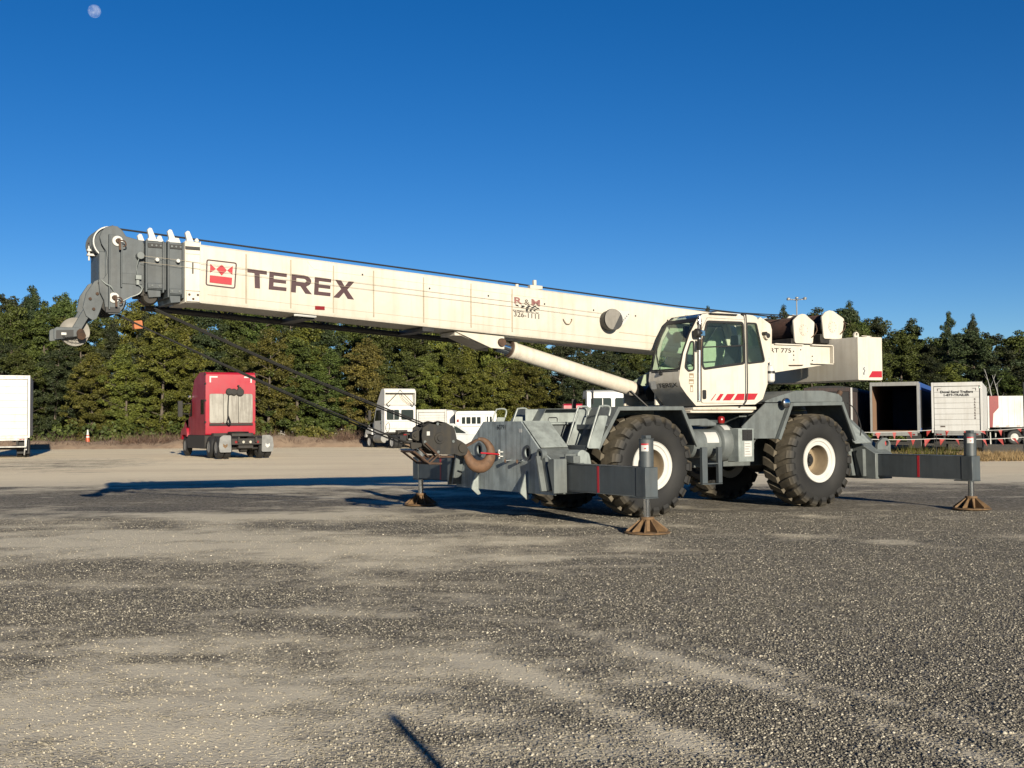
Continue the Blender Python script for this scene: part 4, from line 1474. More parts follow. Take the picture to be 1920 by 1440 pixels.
# rental firm decal
sl = (-1, 0, -.055)
g = G(); text_g(g, 'R', (4.315, YL, 3.90), sl, (0, 0, 1), .115, .165, .02); text_g(g, 'M', (3.945, YL, 3.882), sl, (0, 0, 1), .115, .185, .02)
part(g, 'decal_initials', 'fade_red', boom, smooth=0)
g = G(); text_g(g, '&', (4.10, YL, 3.888), sl, (0, 0, 1), .10, .105)
text_g(g, 'EQUIPMENT RENTALS, INC.', (4.345, YL, 3.757), sl, (0, 0, 1), .030, .575, .006)
text_g(g, '326-1111', (4.325, YL, 3.665), sl, (0, 0, 1), .088, .545, .006)
part(g, 'decal_text', 'ink_brown', boom, smooth=0)
g = G()
for r in range(4):
    for k in range(8):
        if (k + r) % 2: continue
        def cv(a, b):
            u = .06 + .13 * r * .55 + a * (1 - .12 * r) / 8 * .9
            return (4.335 - .57 * u - .02 * b, YL, 3.892 - .0315 * u - .026 * b - .012 * math.sin(u * 6.3) - .004)
        if r >= 2 and k in (0, 7): continue
        pts = [cv(k, r), cv(k + 1, r), cv(k + 1, r + 1), cv(k, r + 1)]
        g.add(pts, [(0, 1, 2, 3)])
part(g, 'decal_flag', 'ink', boom, smooth=0)
# cable reel, its wires and the angle scale
g = G()
g.cyl((2.22, yb + .012, 3.665), (2.235, .60, 3.675), .19, n=36); g.cyl((2.235, .60, 3.675), (2.24, .632, 3.678), .205, n=40)
reel = part(g, 'cable_reel', 'black', bevel=.006)
g = G(); g.lathe([(.198, 0), (.198, .010), (.185, .014), (0, .014)], (2.245, .633, 3.679), 'y', 40)
part(g, 'reel_cover', 'disc', reel)
g = G()
pts = [(2.0, 3.86)] + [(1.70 + .02 * k * k, 3.875 - .055 * k) for k in range(0, 5)] + [(1.93, 3.56)]
poly(g, [(2.05, 3.88), (1.694, 3.873), (1.70, 3.80), (1.74, 3.72), (1.81, 3.64), (1.923, 3.57), (2.05, 3.55)], YL)
part(g, 'angle_scale', 'decal_white', boom)
g = G()
for k in range(8):
    a = k / 7
    p = Vector((1.715, 3.80)).lerp(Vector((1.90, 3.585)), a) + Vector((.04, -.02)) * math.sin(a * 3.14)
    poly(g, [(p.x, p.y), (p.x + .02, p.y + .006), (p.x + .014, p.y + .026), (p.x - .006, p.y + .02)], YL + .001)
part(g, 'scale_marks', 'ink', boom)
for za, zb_ in ((3.80, 4.285), (3.715, 4.19)):
    g = G()
    g.tube([(2.3, .46, za), (4.36, .436, za + (zb_ - za) * .25), (10.0, .472, zb_ - .055), (10.37, .47, zb_ - .03), (10.92, .44, zb_)], .0028, 5)
    part(g, 'sensor_wire', 'weld', reel)
# guide post on boom top
g = G()
g.box(3.95, 3.68, .30, .40, zt(3.8) + .002, zt(3.8) + .07); g.box(3.86, 3.80, .32, .38, zt(3.8) + .072, zt(3.8) + .17)
part(g, 'rope_guide', 'cream', boom, bevel=.006)
g = G(); g.cyl((4.2, .33, zt(4.2) + .002), (4.2, .33, zt(4.2) + .05), .035, n=12)
part(g, 'roller', 'cream', boom)
# front collar and the telescoped sections
def collar(x0, x1, y, top, bot, mat, name, parent=None):
    g = G()
    g.box(x0, x1, -y, y, bot, top)
    return part(g, name, mat, parent, bevel=.012)


c1 = collar(10.02, 10.262, .452, 4.555, 3.615, 'cream', 'boom_collar', boom)
g = G()
for x in (10.02, 10.25):
    g.box(x, x + .012, .4525, .468, 3.62, 4.56)
g.box(10.03, 10.25, .4525, .462, 4.36, 4.375); g.box(10.03, 10.25, .4525, .47, 3.795, 3.80); g.box(10.04, 10.24, .4525, .478, 3.63, 3.78)
g.prism(rounded([(10.03, 4.556), (10.12, 4.556), (10.075, 4.63)], .02, 2), 'y', .40, .45)
part(g, 'collar_trim', 'cream', boom, bevel=.003)
g = G(); g.box(10.035, 10.26, .4525, .475, 4.43, 4.475)
part(g, 'wear_pad', 'ink', boom)
g = G(); g.box(10.13, 10.15, .4525, .46, 4.06, 4.23)
part(g, 'load_tag', 'ink', boom)
g = G()
for x, z in ((10.07, 3.735), (10.20, 3.735), (10.14, 3.67)):
    g.cyl((x, .4785, z), (x, .49, z), .018, n=8)
part(g, 'collar_bolt', 'rust', boom)
prev = boom
for x0, x1, y, top, bot in ((10.285, 10.515, .40, 4.53, 3.72), (10.575, 10.835, .37, 4.53, 3.79)):
    s2 = collar(x0 - .06, x1, y, top, bot, 'grey', 'boom_section')
    g = G()
    for x in (x0 - .02, x1 - .03):
        g.box(x, x + .03, -y - .032, y + .032, bot - .04, top + .005)
    g.box(x0, x1 - .035, y + .002, y + .018, bot + .02, bot + .10)
    part(g, 'section_flange', 'grey', s2, bevel=.006)
    g = G(); g.box(x0 + .01, x1 - .04, y + .002, y + .02, top - .10, top - .035)
    part(g, 'wear_pad', 'ink', s2)
    g = G()
    for k in range(3):
        g.cyl((x0 + .035 + k * .065, y + .0205, top - .068), (x0 + .035 + k * .065, y + .03, top - .068), .016, n=8)
    for k in range(2):
        g.cyl((x0 + .05 + k * .11, y + .0185, bot + .06), (x0 + .05 + k * .11, y + .03, bot + .06), .016, n=8)
    part(g, 'bolt', 'galv', s2)
    g = G(); xm = (x0 + x1) / 2 - .03; g.cyl((xm, y + .002, 4.24), (xm, y + .09, 4.24), .028, n=14)
    part(g, 'cable_roller', 'decal_white', s2)
    g = G(); g.prism([(x0 + .02, bot - .002), (x1 - .04, bot - .002), (x1 - .06, bot - .12), (x0 + .02, bot - .10)], 'y', -y + .05, y - .02)
    part(g, 'lower_pad', 'grey', s2, bevel=.006)
    prev = s2
for xg in (10.71, 10.41, 10.14):
    for y in (.31, -.31):
        g = G()
        g.prism(rounded([(xg - .06, 4.535), (xg + .07, 4.535), (xg + .06, 4.60), (xg + .085, 4.70), (xg + .055, 4.735), (xg + .02, 4.73), (xg - .035, 4.60)], .015, 2), 'y', y - .03, y + .03)
        g.box(xg - .075, xg + .085, y - .06, y + .06, 4.532, 4.566)
        part(g, 'rope_guide', 'decal_white', boom, bevel=.005)
# boom head
g = G()
g.box(10.80, 11.40, -.30, .30, 3.80, 4.50)
head = part(g, 'boom_head', 'grey', bevel=.01)
hp = [(10.85, 4.52), (11.106, 4.576), (11.16, 4.66), (11.23, 4.715), (11.31, 4.72), (11.40, 4.69), (11.46, 4.62), (11.485, 4.54), (11.46, 4.44), (11.39, 4.33), (11.372, 4.2), (11.375, 4.0), (11.43, 3.92), (11.50, 3.90), (11.48, 3.72),
      (11.42, 3.60), (11.395, 3.436), (11.35, 3.40), (11.209, 3.403), (11.14, 3.50), (11.10, 3.62), (10.98, 3.70), (10.873, 3.74), (10.846, 3.83), (11.14, 3.74), (11.16, 3.86), (11.14, 4.48)]
hp2 = hp[:23] + [(10.846, 3.82)]
for s in (1, -1):
    g = G(); g.plate(hp2, [], 'y', s * .305, s * .335)
    part(g, 'head_plate', 'grey', head, bevel=.004)
    g = G()
    g.box(11.365, 11.345, s * .337, s * .40, 3.46, 4.58); g.box(11.19, 11.17, s * .337, s * .385, 3.80, 4.46); g.box(11.345, 11.19, s * .337, s * .352, 3.46, 4.58)
    g.box(11.165, 10.87, s * .337, s * .347, 3.86, 4.02)
    part(g, 'head_stiffener', 'grey', head, bevel=.004)
    for px, pz in ((11.235, 4.49), (11.285, 3.64)):
        g = G(); g.cyl((px, s * .353, pz), (px, s * .375, pz), .078, n=22)
        pn = part(g, 'pin_washer', 'decal_white', head, bevel=.004)
        g = G(); g.cyl((px, s * .376, pz), (px, s * .43, pz), .034, n=12); g.obox((px - .01, s * .44, pz + .03), (px - .02, s * .44, pz - .14), .03, .02, (0, 1, 0))
        g.tube(smooth_path([(px - .02, s * .44, pz), (px - .08, s * .46, pz - .01), (px - .10, s * .46, pz - .07), (px - .06, s * .45, pz - .09)], 3), .010, 5)
        part(g, 'pin', 'rust', head)
for y in (-.20, -.07, .07, .20):
    g = G()
    g.lathe([(.05, -.03), (.20, -.03), (.245, -.035), (.245, -.028), (.215, 0), (.245, .028), (.245, .035), (.20, .03), (.05, .03)], (11.33, y, 4.475), 'y', 36, closed=True)
    part(g, 'top_sheave', 'grey', head)
    g = G()
    g.lathe([(.05, -.03), (.15, -.03), (.19, -.035), (.19, -.028), (.165, 0), (.19, .028), (.19, .035), (.15, .03), (.05, .03)], (11.27, y, 3.60), 'y', 32, closed=True)
    part(g, 'lower_sheave', 'greasy', head)
g = G(); g.lathe([(.222, .0), (.24, .0), (.24, .02), (.222, .02)], (11.33, .262, 4.475), 'y', 36, closed=True)
part(g, 'sheave_guard', 'decal_white', head)
g = G(); g.box(11.36, 11.485, -.29, .29, 3.88, 4.33)
part(g, 'head_front_plate', 'grey', head, bevel=.01)
g = G(); g.box(11.45, 11.60, -.03, .05, 4.36, 4.39); g.box(11.45, 11.60, -.03, .05, 4.29, 4.32); g.cyl((11.57, .01, 4.22), (11.57, .01, 4.44), .014, n=8)
part(g, 'rope_clevis', 'decal_white', head)
g = G(); g.tube(smooth_path([(11.57, .01, 4.44), (11.59, .01, 4.47), (11.57, .01, 4.50), (11.55, .01, 4.47), (11.565, .01, 4.44)], 3), .005, 5); g.cyl((11.25, -.1, 4.72), (11.25, .1, 4.735), .03, n=10)
part(g, 'pin_ring', 'rust', head)
g = G(); g.cyl((10.92, .306, 4.285), (10.92, .46, 4.285), .052, n=18)
part(g, 'sensor_drum', 'galv', head)
g = G(); g.box(10.98, 10.90, .36, .42, 3.93, 3.99); g.box(10.97, 10.93, .36, .41, 3.85, 3.92); g.tube(smooth_path([(10.94, .39, 3.86), (10.88, .38, 3.80), (10.92, .36, 3.72), (11.05, .35, 3.66), (11.15, .35, 3.60)], 4), .010, 6)
g.tube(smooth_path([(10.95, .40, 3.99), (10.97, .42, 4.1), (10.94, .44, 4.25)], 4), .005, 5); g.tube(smooth_path([(11.46, .34, 3.90), (11.40, .37, 3.84), (11.34, .41, 3.80), (11.28, .38, 3.72)], 4), .009, 6)
part(g, 'limit_switch', 'galv_light', head)
g = G(); g.box(11.40, 11.20, .337, .37, 3.42, 3.50)
part(g, 'lower_guard', 'ink', head)
g = G()
g.lathe([(0, -.1), (.10, -.1), (.125, -.06), (.125, .06), (.10, .1), (0, .1)], (10.74, .2, 3.69), 'y', 24); g.box(10.88, 10.60, -.25, .30, 3.70, 3.80)
part(g, 'underslung_roller', 'greasy', head)
# single line head hanging below
ap = [(11.538, 3.885), (11.455, 3.925), (11.40, 3.86), (11.405, 3.60), (11.457, 3.44), (11.50, 3.33), (11.56, 3.30), (11.653, 3.363), (11.70, 3.484), (11.655, 3.70)]
for s in (1, -1):
    g = G(); g.plate(ap, [], 'y', s * .215, s * .245)
    aux = part(g, 'auxiliary_arm', 'grey', bevel=.004)
    g = G(); g.obox((11.63, s * .20, 3.44), (11.80, s * .16, 3.12), .12, .045, (0, 1, 0))
    part(g, 'arm_link', 'grey', aux, bevel=.004)
    g = G(); g.prism(rounded([(12.09, 3.16), (12.09, 3.0), (11.76, 3.06), (11.72, 3.10), (11.74, 3.19), (12.05, 3.19)], .02, 2), 'y', s * .17, s * .20)
    part(g, 'guard_arm', 'grey', aux, bevel=.004)
    if s > 0:
        g = G(); g.prism([(12.06, 3.14), (12.06, 3.015), (11.82, 3.06), (11.82, 3.155)], 'y', .201, .206)
        part(g, 'guard_plate', 'ink', aux)
        g = G(); g.box(11.99, 11.92, .2065, .21, 3.075, 3.11)
        part(g, 'guard_label', 'decal_white', aux)
        for x, z in ((11.47, 3.86), (11.55, 3.47), (11.60, 3.62), (11.50, 3.70)):
            g = G(); g.cyl((x, .2455, z), (x, .27, z), .022, n=10)
            part(g, 'arm_bolt', 'rust', aux)
g = G(); g.cyl((11.72, .15, 3.13), (11.72, .28, 3.06), .06, n=16)
part(g, 'arm_pin', 'rust', aux)
g = G()
g.lathe([(.03, -.04), (.12, -.03), (.17, -.03), (.212, -.04), (.212, -.03), (.185, 0), (.212, .03), (.212, .04), (.17, .03), (.12, .03), (.03, .04)], (11.78, .05, 3.135), 'y', 40, closed=True)
part(g, 'auxiliary_sheave', 'disc', aux)
g = G()
for k in range(14):
    a = k / 13
    x = 11.60 + .36 * a
    z = 3.02 + .05 * (2 * a - 1) ** 2 - .02
    g.lathe([(.012, -.004), (.016, 0), (.012, .004), (.008, 0)], (x, .215, z), 'y' if k % 2 else 'z', 8, closed=True)
part(g, 'chain', 'rope', aux)

# stowed lattice extension on the far side of the boom
g = G()
for y in (-.60, -.86):
    for o in (-.96, -.52):
        g.cyl((10.6, y, zt(10.6) + o + .02), (4.6, y, zt(4.6) + o), .035, n=10)
k = 0
x = 10.5
while x > 4.9:
    for y in (-.60, -.86):
        g.cyl((x, y, zt(x) - (.96 if k % 2 else .52)), (x - .42, y, zt(x - .42) - (.52 if k % 2 else .96)), .018, n=6)
    g.cyl((x, -.60, zt(x) - .96), (x - .42, -.86, zt(x - .42) - .96), .016, n=6)
    x -= .42; k += 1
part(g, 'lattice_extension', 'black')
for x in (8.35, 6.15):
    g = G(); g.box(x, x - .22, -.62, .42 - .05, zt(x) - .985, zt(x) - .915)
    part(g, 'extension_bracket', 'black')
g = G(); g.tube([(8.5, .43, 3.50), (8.46, .45, 3.50), (8.16, .45, 3.485), (8.13, .43, 3.49)], .018, 6)
part(g, 'stow_handle', 'decal_white')

# ---- lift cylinder and its bracket on the boom
for s in (1, -1):
    g = G(); g.prism([(5.50, 3.372), (4.62, 3.328), (4.46, 3.30), (4.46, 3.07), (4.74, 3.085)], 'y', s * .27, s * .31)
    part(g, 'cylinder_bracket', 'cream', boom, bevel=.006)
g = G(); g.box(5.46, 4.70, -.262, .262, 3.29, 3.355); g.obox((5.40, 0, 3.33), (4.76, 0, 3.10), .02, .50, (0, 1, 0))
part(g, 'bracket_web', 'cream_worn', boom)
g = G(); g.cyl((4.53, -.36, 3.19), (4.53, .36, 3.19), .075, n=18)
part(g, 'cylinder_pin', 'rust', boom)
pa, pb = Vector((4.53, 0, 3.19)), Vector((.95, 0, 2.30))
ax_ = (pb - pa).normalized()
q = lambda d: tuple(pa + ax_ * d)
g = G(); g.cyl(q(.42), q(3.32), .148, n=36); g.cyl(q(.40), q(.47), .165, n=36)
cylo = part(g, 'lift_cylinder', 'cream_worn', bevel=.01)
g = G(); g.cyl(q(.08), q(.45), .118, n=30)
part(g, 'piston_rod', 'chrome', cylo)
g = G(); g.cyl(q(.36), q(.385), .155, n=30)
part(g, 'rod_gland', 'rust', cylo)
g = G(); g.cyl(q(3.32), q(3.5), .15, .12, n=24); g.cyl((pb.x, -.16, pb.z), (pb.x, .16, pb.z), .16, n=24)
part(g, 'cylinder_foot', 'black', cylo)
g = G()
for k, (dy, dz) in enumerate(((.20, .0), (.28, -.05), (.12, .05))):
    g.tube(smooth_path([q(3.1)[:1] + (.13 + dy * .3, q(3.1)[2] - .1), (1.25, .22 + dy, 2.02 + dz), (1.10, .35 + dy, 1.80), (.9, .5 + dy, 1.86), (.7, .5, 2.0)], 5), .018, 7)
part(g, 'hydraulic_hose', 'black')

# ---- hoist ropes
g = G()
g.tube([(11.30, .07, 4.73), (10.1, .05, 4.665), (3.8, .03, zt(3.8) + .115), (.2, .02, zt(.2) + .105), (-2.75, .1, 3.965)], .0145, 8)
part(g, 'hoist_rope', 'rope')
g = G()
g.tube([(8.6, -.1, zt(8.6) + .03), (3.8, -.1, zt(3.8) + .06), (.2, -.12, zt(.2) + .045), (-3.6, -.1, 4.055)], .011, 8)
part(g, 'hoist_rope', 'rope')
for a, b in (((10.80, .07, 3.62), (5.98, .07, 1.74)), ((10.74, -.07, 3.60), (5.90, -.07, 1.70)), ((11.20, .07, 3.43), (6.02, .07, 1.30)), ((11.12, -.07, 3.43), (6.02, -.07, 1.26))):
    g = G()
    pa_, pb_ = Vector(a), Vector(b)
    pts = [pa_.lerp(pb_, t / 10) - Vector((0, 0, .05 * math.sin(math.pi * t / 10))) for t in range(11)]
    g.tube(pts, .0135, 7)
    part(g, 'hoist_rope', 'rope')

# ---- operator's cab
S = [(.98, 2.03), (1.20, 2.23), (1.352, 2.40), (1.388, 2.53), (1.36, 2.70), (1.27, 3.03), (1.11, 3.386), (.93, 3.665), (.80, 3.765), (.42, 3.83), (-.50, 3.80), (-.60, 3.77), (-.65, 3.70), (-.878, 2.889), (-.868, 2.46), (-.736, 2.169), (-.527, 2.06)]
DOOR = rounded([(.855, 2.085), (-.24, 2.085), (-.285, 3.70), (.68, 3.70), (.855, 3.42)], .05, 3)
DW = rounded([(.80, 2.725), (.83, 2.83), (.825, 3.22), (.70, 3.63), (-.225, 3.645), (-.25, 2.855)], .07, 4)
QW = rounded([(1.015, 3.24), (1.10, 3.24), (1.205, 2.99), (1.245, 2.74), (1.16, 2.675), (1.02, 2.70)], .05, 4)
RW = rounded([(-.325, 3.645), (-.59, 3.645), (-.80, 2.90), (-.335, 2.85)], .05, 4)
FW = rounded([(1.20, 2.72), (1.05, 3.30), (.80, 3.66), (-.52, 3.66), (-.76, 2.90), (-.70, 2.72)], .06, 4)
g = G()
g.plate(S, [inset(DOOR, -.006), QW, RW], 'y', 1.468, 1.50)
g.plate(S, [FW], 'y', .60, .63)
bent(g, S[0:5], .632, 1.466, .03)
bent(g, S[9:13], .632, 1.466, .03)
bent(g, S[13:17] + [S[0]], .632, 1.466, .03)
cab = part(g, 'cab', 'cream', bevel=.004)
for y0, y1, nm in ((.60, .655, 'far'), (1.45, 1.4995, 'near')):
    g = G(); bent(g, [(p[0], p[1]) for p in inset(S, -.006)[4:10]], y0, y1, .03)
    part(g, 'windscreen_pillar', 'ink', cab, bevel=.004)
g = G()
bent(g, [(1.366, 2.672), (1.352, 2.735)], .656, 1.448, .02); bent(g, [(.965, 3.625), (.93, 3.667), (.885, 3.70)], .656, 1.448, .025); bent(g, [(.48, 3.822), (.40, 3.834)], .656, 1.448, .02)
part(g, 'windscreen_seal', 'ink', cab)
g = G(); bent(g, S[4:8], .656, 1.448, .006)
part(g, 'windscreen', 'glass', cab)
g = G(); bent(g, S[7:10], .656, 1.448, .006)
part(g, 'roof_window', 'glass', cab)
g = G(); bent(g, [(-.668, 3.64), (-.86, 2.95)], .66, 1.44, .006)
part(g, 'rear_window', 'glass', cab)
g = G(); g.box(-.64, -.60, .632, 1.466, 3.655, 3.70); bent(g, S[12:14], .632, .70, .03); bent(g, S[12:14], 1.40, 1.466, .03)
part(g, 'rear_window_frame', 'cream', cab)
for nm, w, y in (('quarter_window', QW, 1.485), ('side_window', RW, 1.485), ('far_window', FW, .615)):
    g = G(); g.prism(inset(w, .004), 'y', y - .003, y + .003)
    part(g, nm, 'glass', cab)
    g = G(); g.plate(inset(w, -.012), [inset(w, .022)], 'y', (1.498 if y > 1 else .596), (1.508 if y > 1 else .605))
    part(g, 'window_seal', 'ink', cab)
g = G(); g.plate(DOOR, [DW], 'y', 1.475, 1.513)
door = part(g, 'cab_door', 'cream', bevel=.005)
g = G(); g.plate(inset(DW, -.020), [inset(DW, .026)], 'y', 1.505, 1.523)
g.obox((.82, 1.515, 3.135), (-.24, 1.515, 3.20), .018, .026, (0, 0, 1))
part(g, 'window_frame', 'ink', door)
g = G(); g.prism(inset(DW, .01), 'y', 1.492, 1.498)
part(g, 'window', 'glass', door)
g = G(); g.prism(rounded([(.835, 2.33), (.755, 2.33), (.755, 2.16), (.835, 2.16)], .02, 2), 'y', 1.514, 1.54)
part(g, 'door_latch', 'ink', door, bevel=.005)
g = G(); g.prism(rounded([(.49, 2.30), (.225, 2.30), (.225, 2.512), (.49, 2.512)], .02, 2), 'y', 1.5135, 1.5155)
part(g, 'blank_sticker', 'decal_white', door)
for pts, par in (([(.633, 2.132), (.605, 2.132), (.485, 2.259), (.504, 2.259)], door), ([(.506, 2.133), (.405, 2.133), (.297, 2.26), (.385, 2.26)], door), ([(.329, 2.134), (.13, 2.135), (.007, 2.262), (.21, 2.26)], door),
                 ([(.05, 2.138), (-.222, 2.143), (-.24, 2.268), (-.055, 2.265)], door), ([(-.25, 2.143), (-.509, 2.152), (-.604, 2.274), (-.296, 2.272)], cab)):
    g = G(); g.sheet(pts, 'y', 1.516 if par is door else 1.5025)
    part(g, 'red_stripe', 'red', par, smooth=0)
g = G()
g.tube(smooth_path([(.91, 1.50, 3.70), (.915, 1.56, 3.68), (.935, 1.565, 3.0), (.95, 1.565, 2.2), (.945, 1.56, 2.14), (.93, 1.50, 2.13)], 5), .016, 8)
part(g, 'grab_rail', 'chrome', cab)
g = G(); g.tube(smooth_path([(.905, 1.50, 3.66), (.88, 1.555, 3.64), (.895, 1.56, 3.0), (.905, 1.56, 2.2), (.88, 1.50, 2.15)], 5), .012, 8)
part(g, 'door_seal_rail', 'rust', cab)
g = G(); g.tube(smooth_path([(-.19, 1.50, 3.80), (-.22, 1.56, 3.80), (-.262, 1.565, 3.72), (-.268, 1.565, 3.0), (-.262, 1.565, 2.25), (-.20, 1.54, 2.06), (-.16, 1.50, 2.03)], 5), .013, 8)
part(g, 'drain_hose', 'ink', cab)
g = G(); g.tube([(.64, 1.48, 3.775), (.62, 1.54, 3.78), (-.05, 1.54, 3.785), (-.07, 1.48, 3.785)], .014, 8)
part(g, 'roof_rail', 'ink', cab)
g = G()
g.lathe([(0, 0), (.07, .0), (.085, .03), (.085, .11), (.07, .13)], (.95, 1.62, 3.39), 'x', 18)
g.tube([(.93, 1.50, 3.60), (.93, 1.60, 3.55), (.97, 1.62, 3.42)], .012, 6)
wl2 = part(g, 'mirror_head', 'black', cab)
g = G(); g.box(.90, 1.02, 1.66, 1.70, 3.33, 3.44)
part(g, 'mirror_glass', 'chrome', cab, bevel=.01)
g = G(); g.prism(rounded([(.965, 3.28), (1.005, 3.28), (1.02, 3.07), (.975, 3.07)], .01, 2), 'y', 1.58, 1.64)
part(g, 'lower_mirror', 'ink', cab, bevel=.006)
g = G(); g.prism([(.86, 3.26), (.94, 3.28), (.92, 3.14), (.875, 3.14)], 'y', 1.545, 1.56)
part(g, 'mirror_bracket', 'tan', cab)
g = G(); g.tube(smooth_path([(1.40, .98, 2.66), (1.385, .90, 2.80), (1.345, .80, 3.0), (1.27, .74, 3.20)], 4), .011, 6); g.tube([(1.405, 1.02, 2.665), (1.37, .84, 3.0), (1.33, .80, 3.1)], .006, 5)
g.cyl((1.36, .98, 2.64), (1.42, .98, 2.65), .03, n=12)
part(g, 'wiper', 'ink', cab)
for z0, z1, x0, x1 in ((2.55, 2.64, 1.14, 1.03), (2.44, 2.53, 1.15, 1.03), (2.29, 2.42, 1.12, 1.05)):
    g = G(); g.plate([(x0, z0), (x1, z0), (x1, z1), (x0, z1)], [[(x0 - .012, z0 + .012), (x1 + .012, z0 + .012), (x1 + .012, z1 - .04), (x0 - .012, z1 - .04)]], 'y', 1.5012, 1.5025)
    part(g, 'safety_sticker', 'tan', cab)
vt = Vector((.026, 0, .115)).normalized()
g = G(); text_g(g, 'TEREX', (1.3625, .865, 2.385), (0, 1, 0), vt, .082, .565, .012)
part(g, 'lettering', 'ink', cab, smooth=0)


def cab_e(u, v, d):
    p = Vector((1.3605, .665, 2.372)) + Vector((0, 1, 0)) * (.145 * u) + vt * (.135 * v); return tuple(p)


emblem(cab, cab_e, False)
g = G(); p = Vector((1.359, .655, 2.362)); g.add([p, p + Vector((0, .165, 0)), p + Vector((0, .165, 0)) + vt * .155, p + vt * .155], [(0, 1, 2, 3)])
part(g, 'emblem_ground', 'decal_white', cab)
# inside the cab
g = G()
g.box(-.80, 1.0, .64, 1.46, 2.07, 2.10); g.box(1.05, 1.24, .68, 1.42, 2.40, 2.66); g.box(.0, .62, 1.28, 1.44, 2.11, 2.60); g.box(.0, .62, .66, .80, 2.11, 2.62)
g.box(.50, .62, .72, .80, 3.30, 3.60); g.cyl((1.0, 1.05, 2.3), (.80, 1.05, 2.78), .03, n=10)
part(g, 'console', 'inside', cab, bevel=.01)
g = G(); cc = Vector((.78, 1.05, 2.80)); nn_ = Vector((-.45, 0, .9)).normalized(); a_ = Vector((0, 1, 0)); b_ = nn_.cross(a_)
g.tube([cc + a_ * (.19 * math.cos(t * .3142)) + b_ * (.19 * math.sin(t * .3142)) for t in range(20)], .014, 7, closed=True)
g.cyl(cc - a_ * .19, cc + a_ * .19, .012, n=6)
part(g, 'steering_wheel', 'inside', cab)
g = G()
g.box(-.30, .28, .84, 1.26, 2.40, 2.55); g.obox((-.26, 1.05, 2.52), (-.44, 1.05, 3.22), .13, .42, (0, 1, 0)); g.obox((-.445, 1.05, 3.24), (-.48, 1.05, 3.44), .09, .24, (0, 1, 0)); g.box(-.2, .15, .90, 1.2, 2.10, 2.39)
part(g, 'operator_seat', 'seat', cab, bevel=.03, seg=2)

# ------------------------------------------------------------------ hook block tied to the bumper
cmat = Matrix.Translation((3.495, 22.866, 0)) @ Matrix.Rotation(math.pi + PHI, 4, 'Z')


def at_crane(name, org, label, cat):
    o = bpy.data.objects.new(name, None); C.objects.link(o)
    o.matrix_world = cmat @ Matrix.Translation(org)
    return tag(o, label, cat)


HB = Vector((5.60, 0, 0))
hook = at_crane('hook_block', HB, 'greasy black hook block with a big rusty hook hanging before the bumper', 'hook block')


def hpart(g, name, mat, bevel=0, smooth=35, parent=None):
    g.xf(Matrix.Translation(-HB))
    return g.obj(name, M[mat], parent or hook, bevel, smooth)


oct_ = [(5.77, 1.785), (5.60, 1.75), (5.44, 1.66), (5.395, 1.48), (5.40, 1.30), (5.455, 1.185), (5.77, 1.20), (5.93, 1.27), (6.065, 1.37), (6.085, 1.52), (6.064, 1.665), (5.93, 1.74)]
for s in (1, -1):
    g = G(); g.plate(rounded(oct_, .03, 2), [], 'y', s * .17, s * .195)
    hpart(g, 'cheek_plate', 'greasy', .006)
    g = G(); g.cyl((5.74, s * .197, 1.48), (5.74, s * .215, 1.48), .10, n=24); g.cyl((5.74, s * .216, 1.48), (5.74, s * .235, 1.48), .055, n=16)
    hpart(g, 'axle_cap', 'greasy', .004)
    for x, z in ((5.78, 1.73), (5.47, 1.42), (5.77, 1.24), (6.03, 1.42)):
        g = G(); g.cyl((x, s * .197, z), (x, s * .212, z), .026, n=10)
        hpart(g, 'cheek_bolt', 'galv')
g = G(); g.box(5.93, 5.99, .196, .199, 1.53, 1.60)
hpart(g, 'maker_plate', 'decal_white')
for y in (-.11, 0, .11):
    g = G(); g.lathe([(.05, -.03), (.22, -.03), (.275, -.04), (.275, -.03), (.24, 0), (.275, .03), (.275, .04), (.22, .03), (.05, .03)], (5.74, y, 1.48), 'y', 32, closed=True)
    hpart(g, 'sheave', 'greasy')
g = G()
g.prism(rounded([(5.46, 1.50), (5.28, 1.43), (5.16, 1.36), (5.12, 1.26), (5.16, 1.17), (5.30, 1.16), (5.46, 1.22)], .05, 3), 'y', -.12, .12)
g.cyl((5.24, -.15, 1.30), (5.24, .15, 1.30), .085, n=20)
hpart(g, 'trunnion', 'greasy', .02)
g = G()
hk = smooth_path([(5.20, 0, 1.30), (5.12, 0, 1.24), (5.06, 0, 1.14), (5.00, 0, 1.04), (4.90, 0, .97), (4.77, 0, .955), (4.65, 0, 1.02), (4.585, 0, 1.14), (4.59, 0, 1.27), (4.66, 0, 1.38), (4.76, 0, 1.44), (4.85, 0, 1.455)], 4)
rr_ = [.07, .072, .082, .098, .112, .118, .11, .096, .078, .06, .042, .02]
rd = []
for i in range(len(hk)):
    t = i / (len(hk) - 1) * (len(rr_) - 1); k = min(int(t), len(rr_) - 2); rd.append(rr_[k] + (rr_[k + 1] - rr_[k]) * (t - k))
taper_tube(g, hk, rd, 14, .8)
hpart(g, 'hook', 'hook_rust', 0, 60)
g = G(); g.obox((5.10, .03, 1.33), (4.86, .03, 1.44), .03, .035); g.obox((5.10, -.03, 1.33), (4.86, -.03, 1.44), .03, .035)
hpart(g, 'safety_latch', 'rust', .004)
for y in (.23, -.23, .08):
    g = G(); g.tube([(6.26, y, 1.26), (6.12, y, 1.16), (5.96, y, 1.045), (5.72, y, 1.035)], .020, 7); g.tube([(6.03, y, 1.40), (5.80, y, 1.20), (5.76, y, 1.155), (5.48, y, 1.15)], .020, 7); g.tube([(5.95, y, 1.05), (5.86, y, 1.12), (5.80, y, 1.17)], .016, 6)
    hpart(g, 'rope_guard', 'rust')
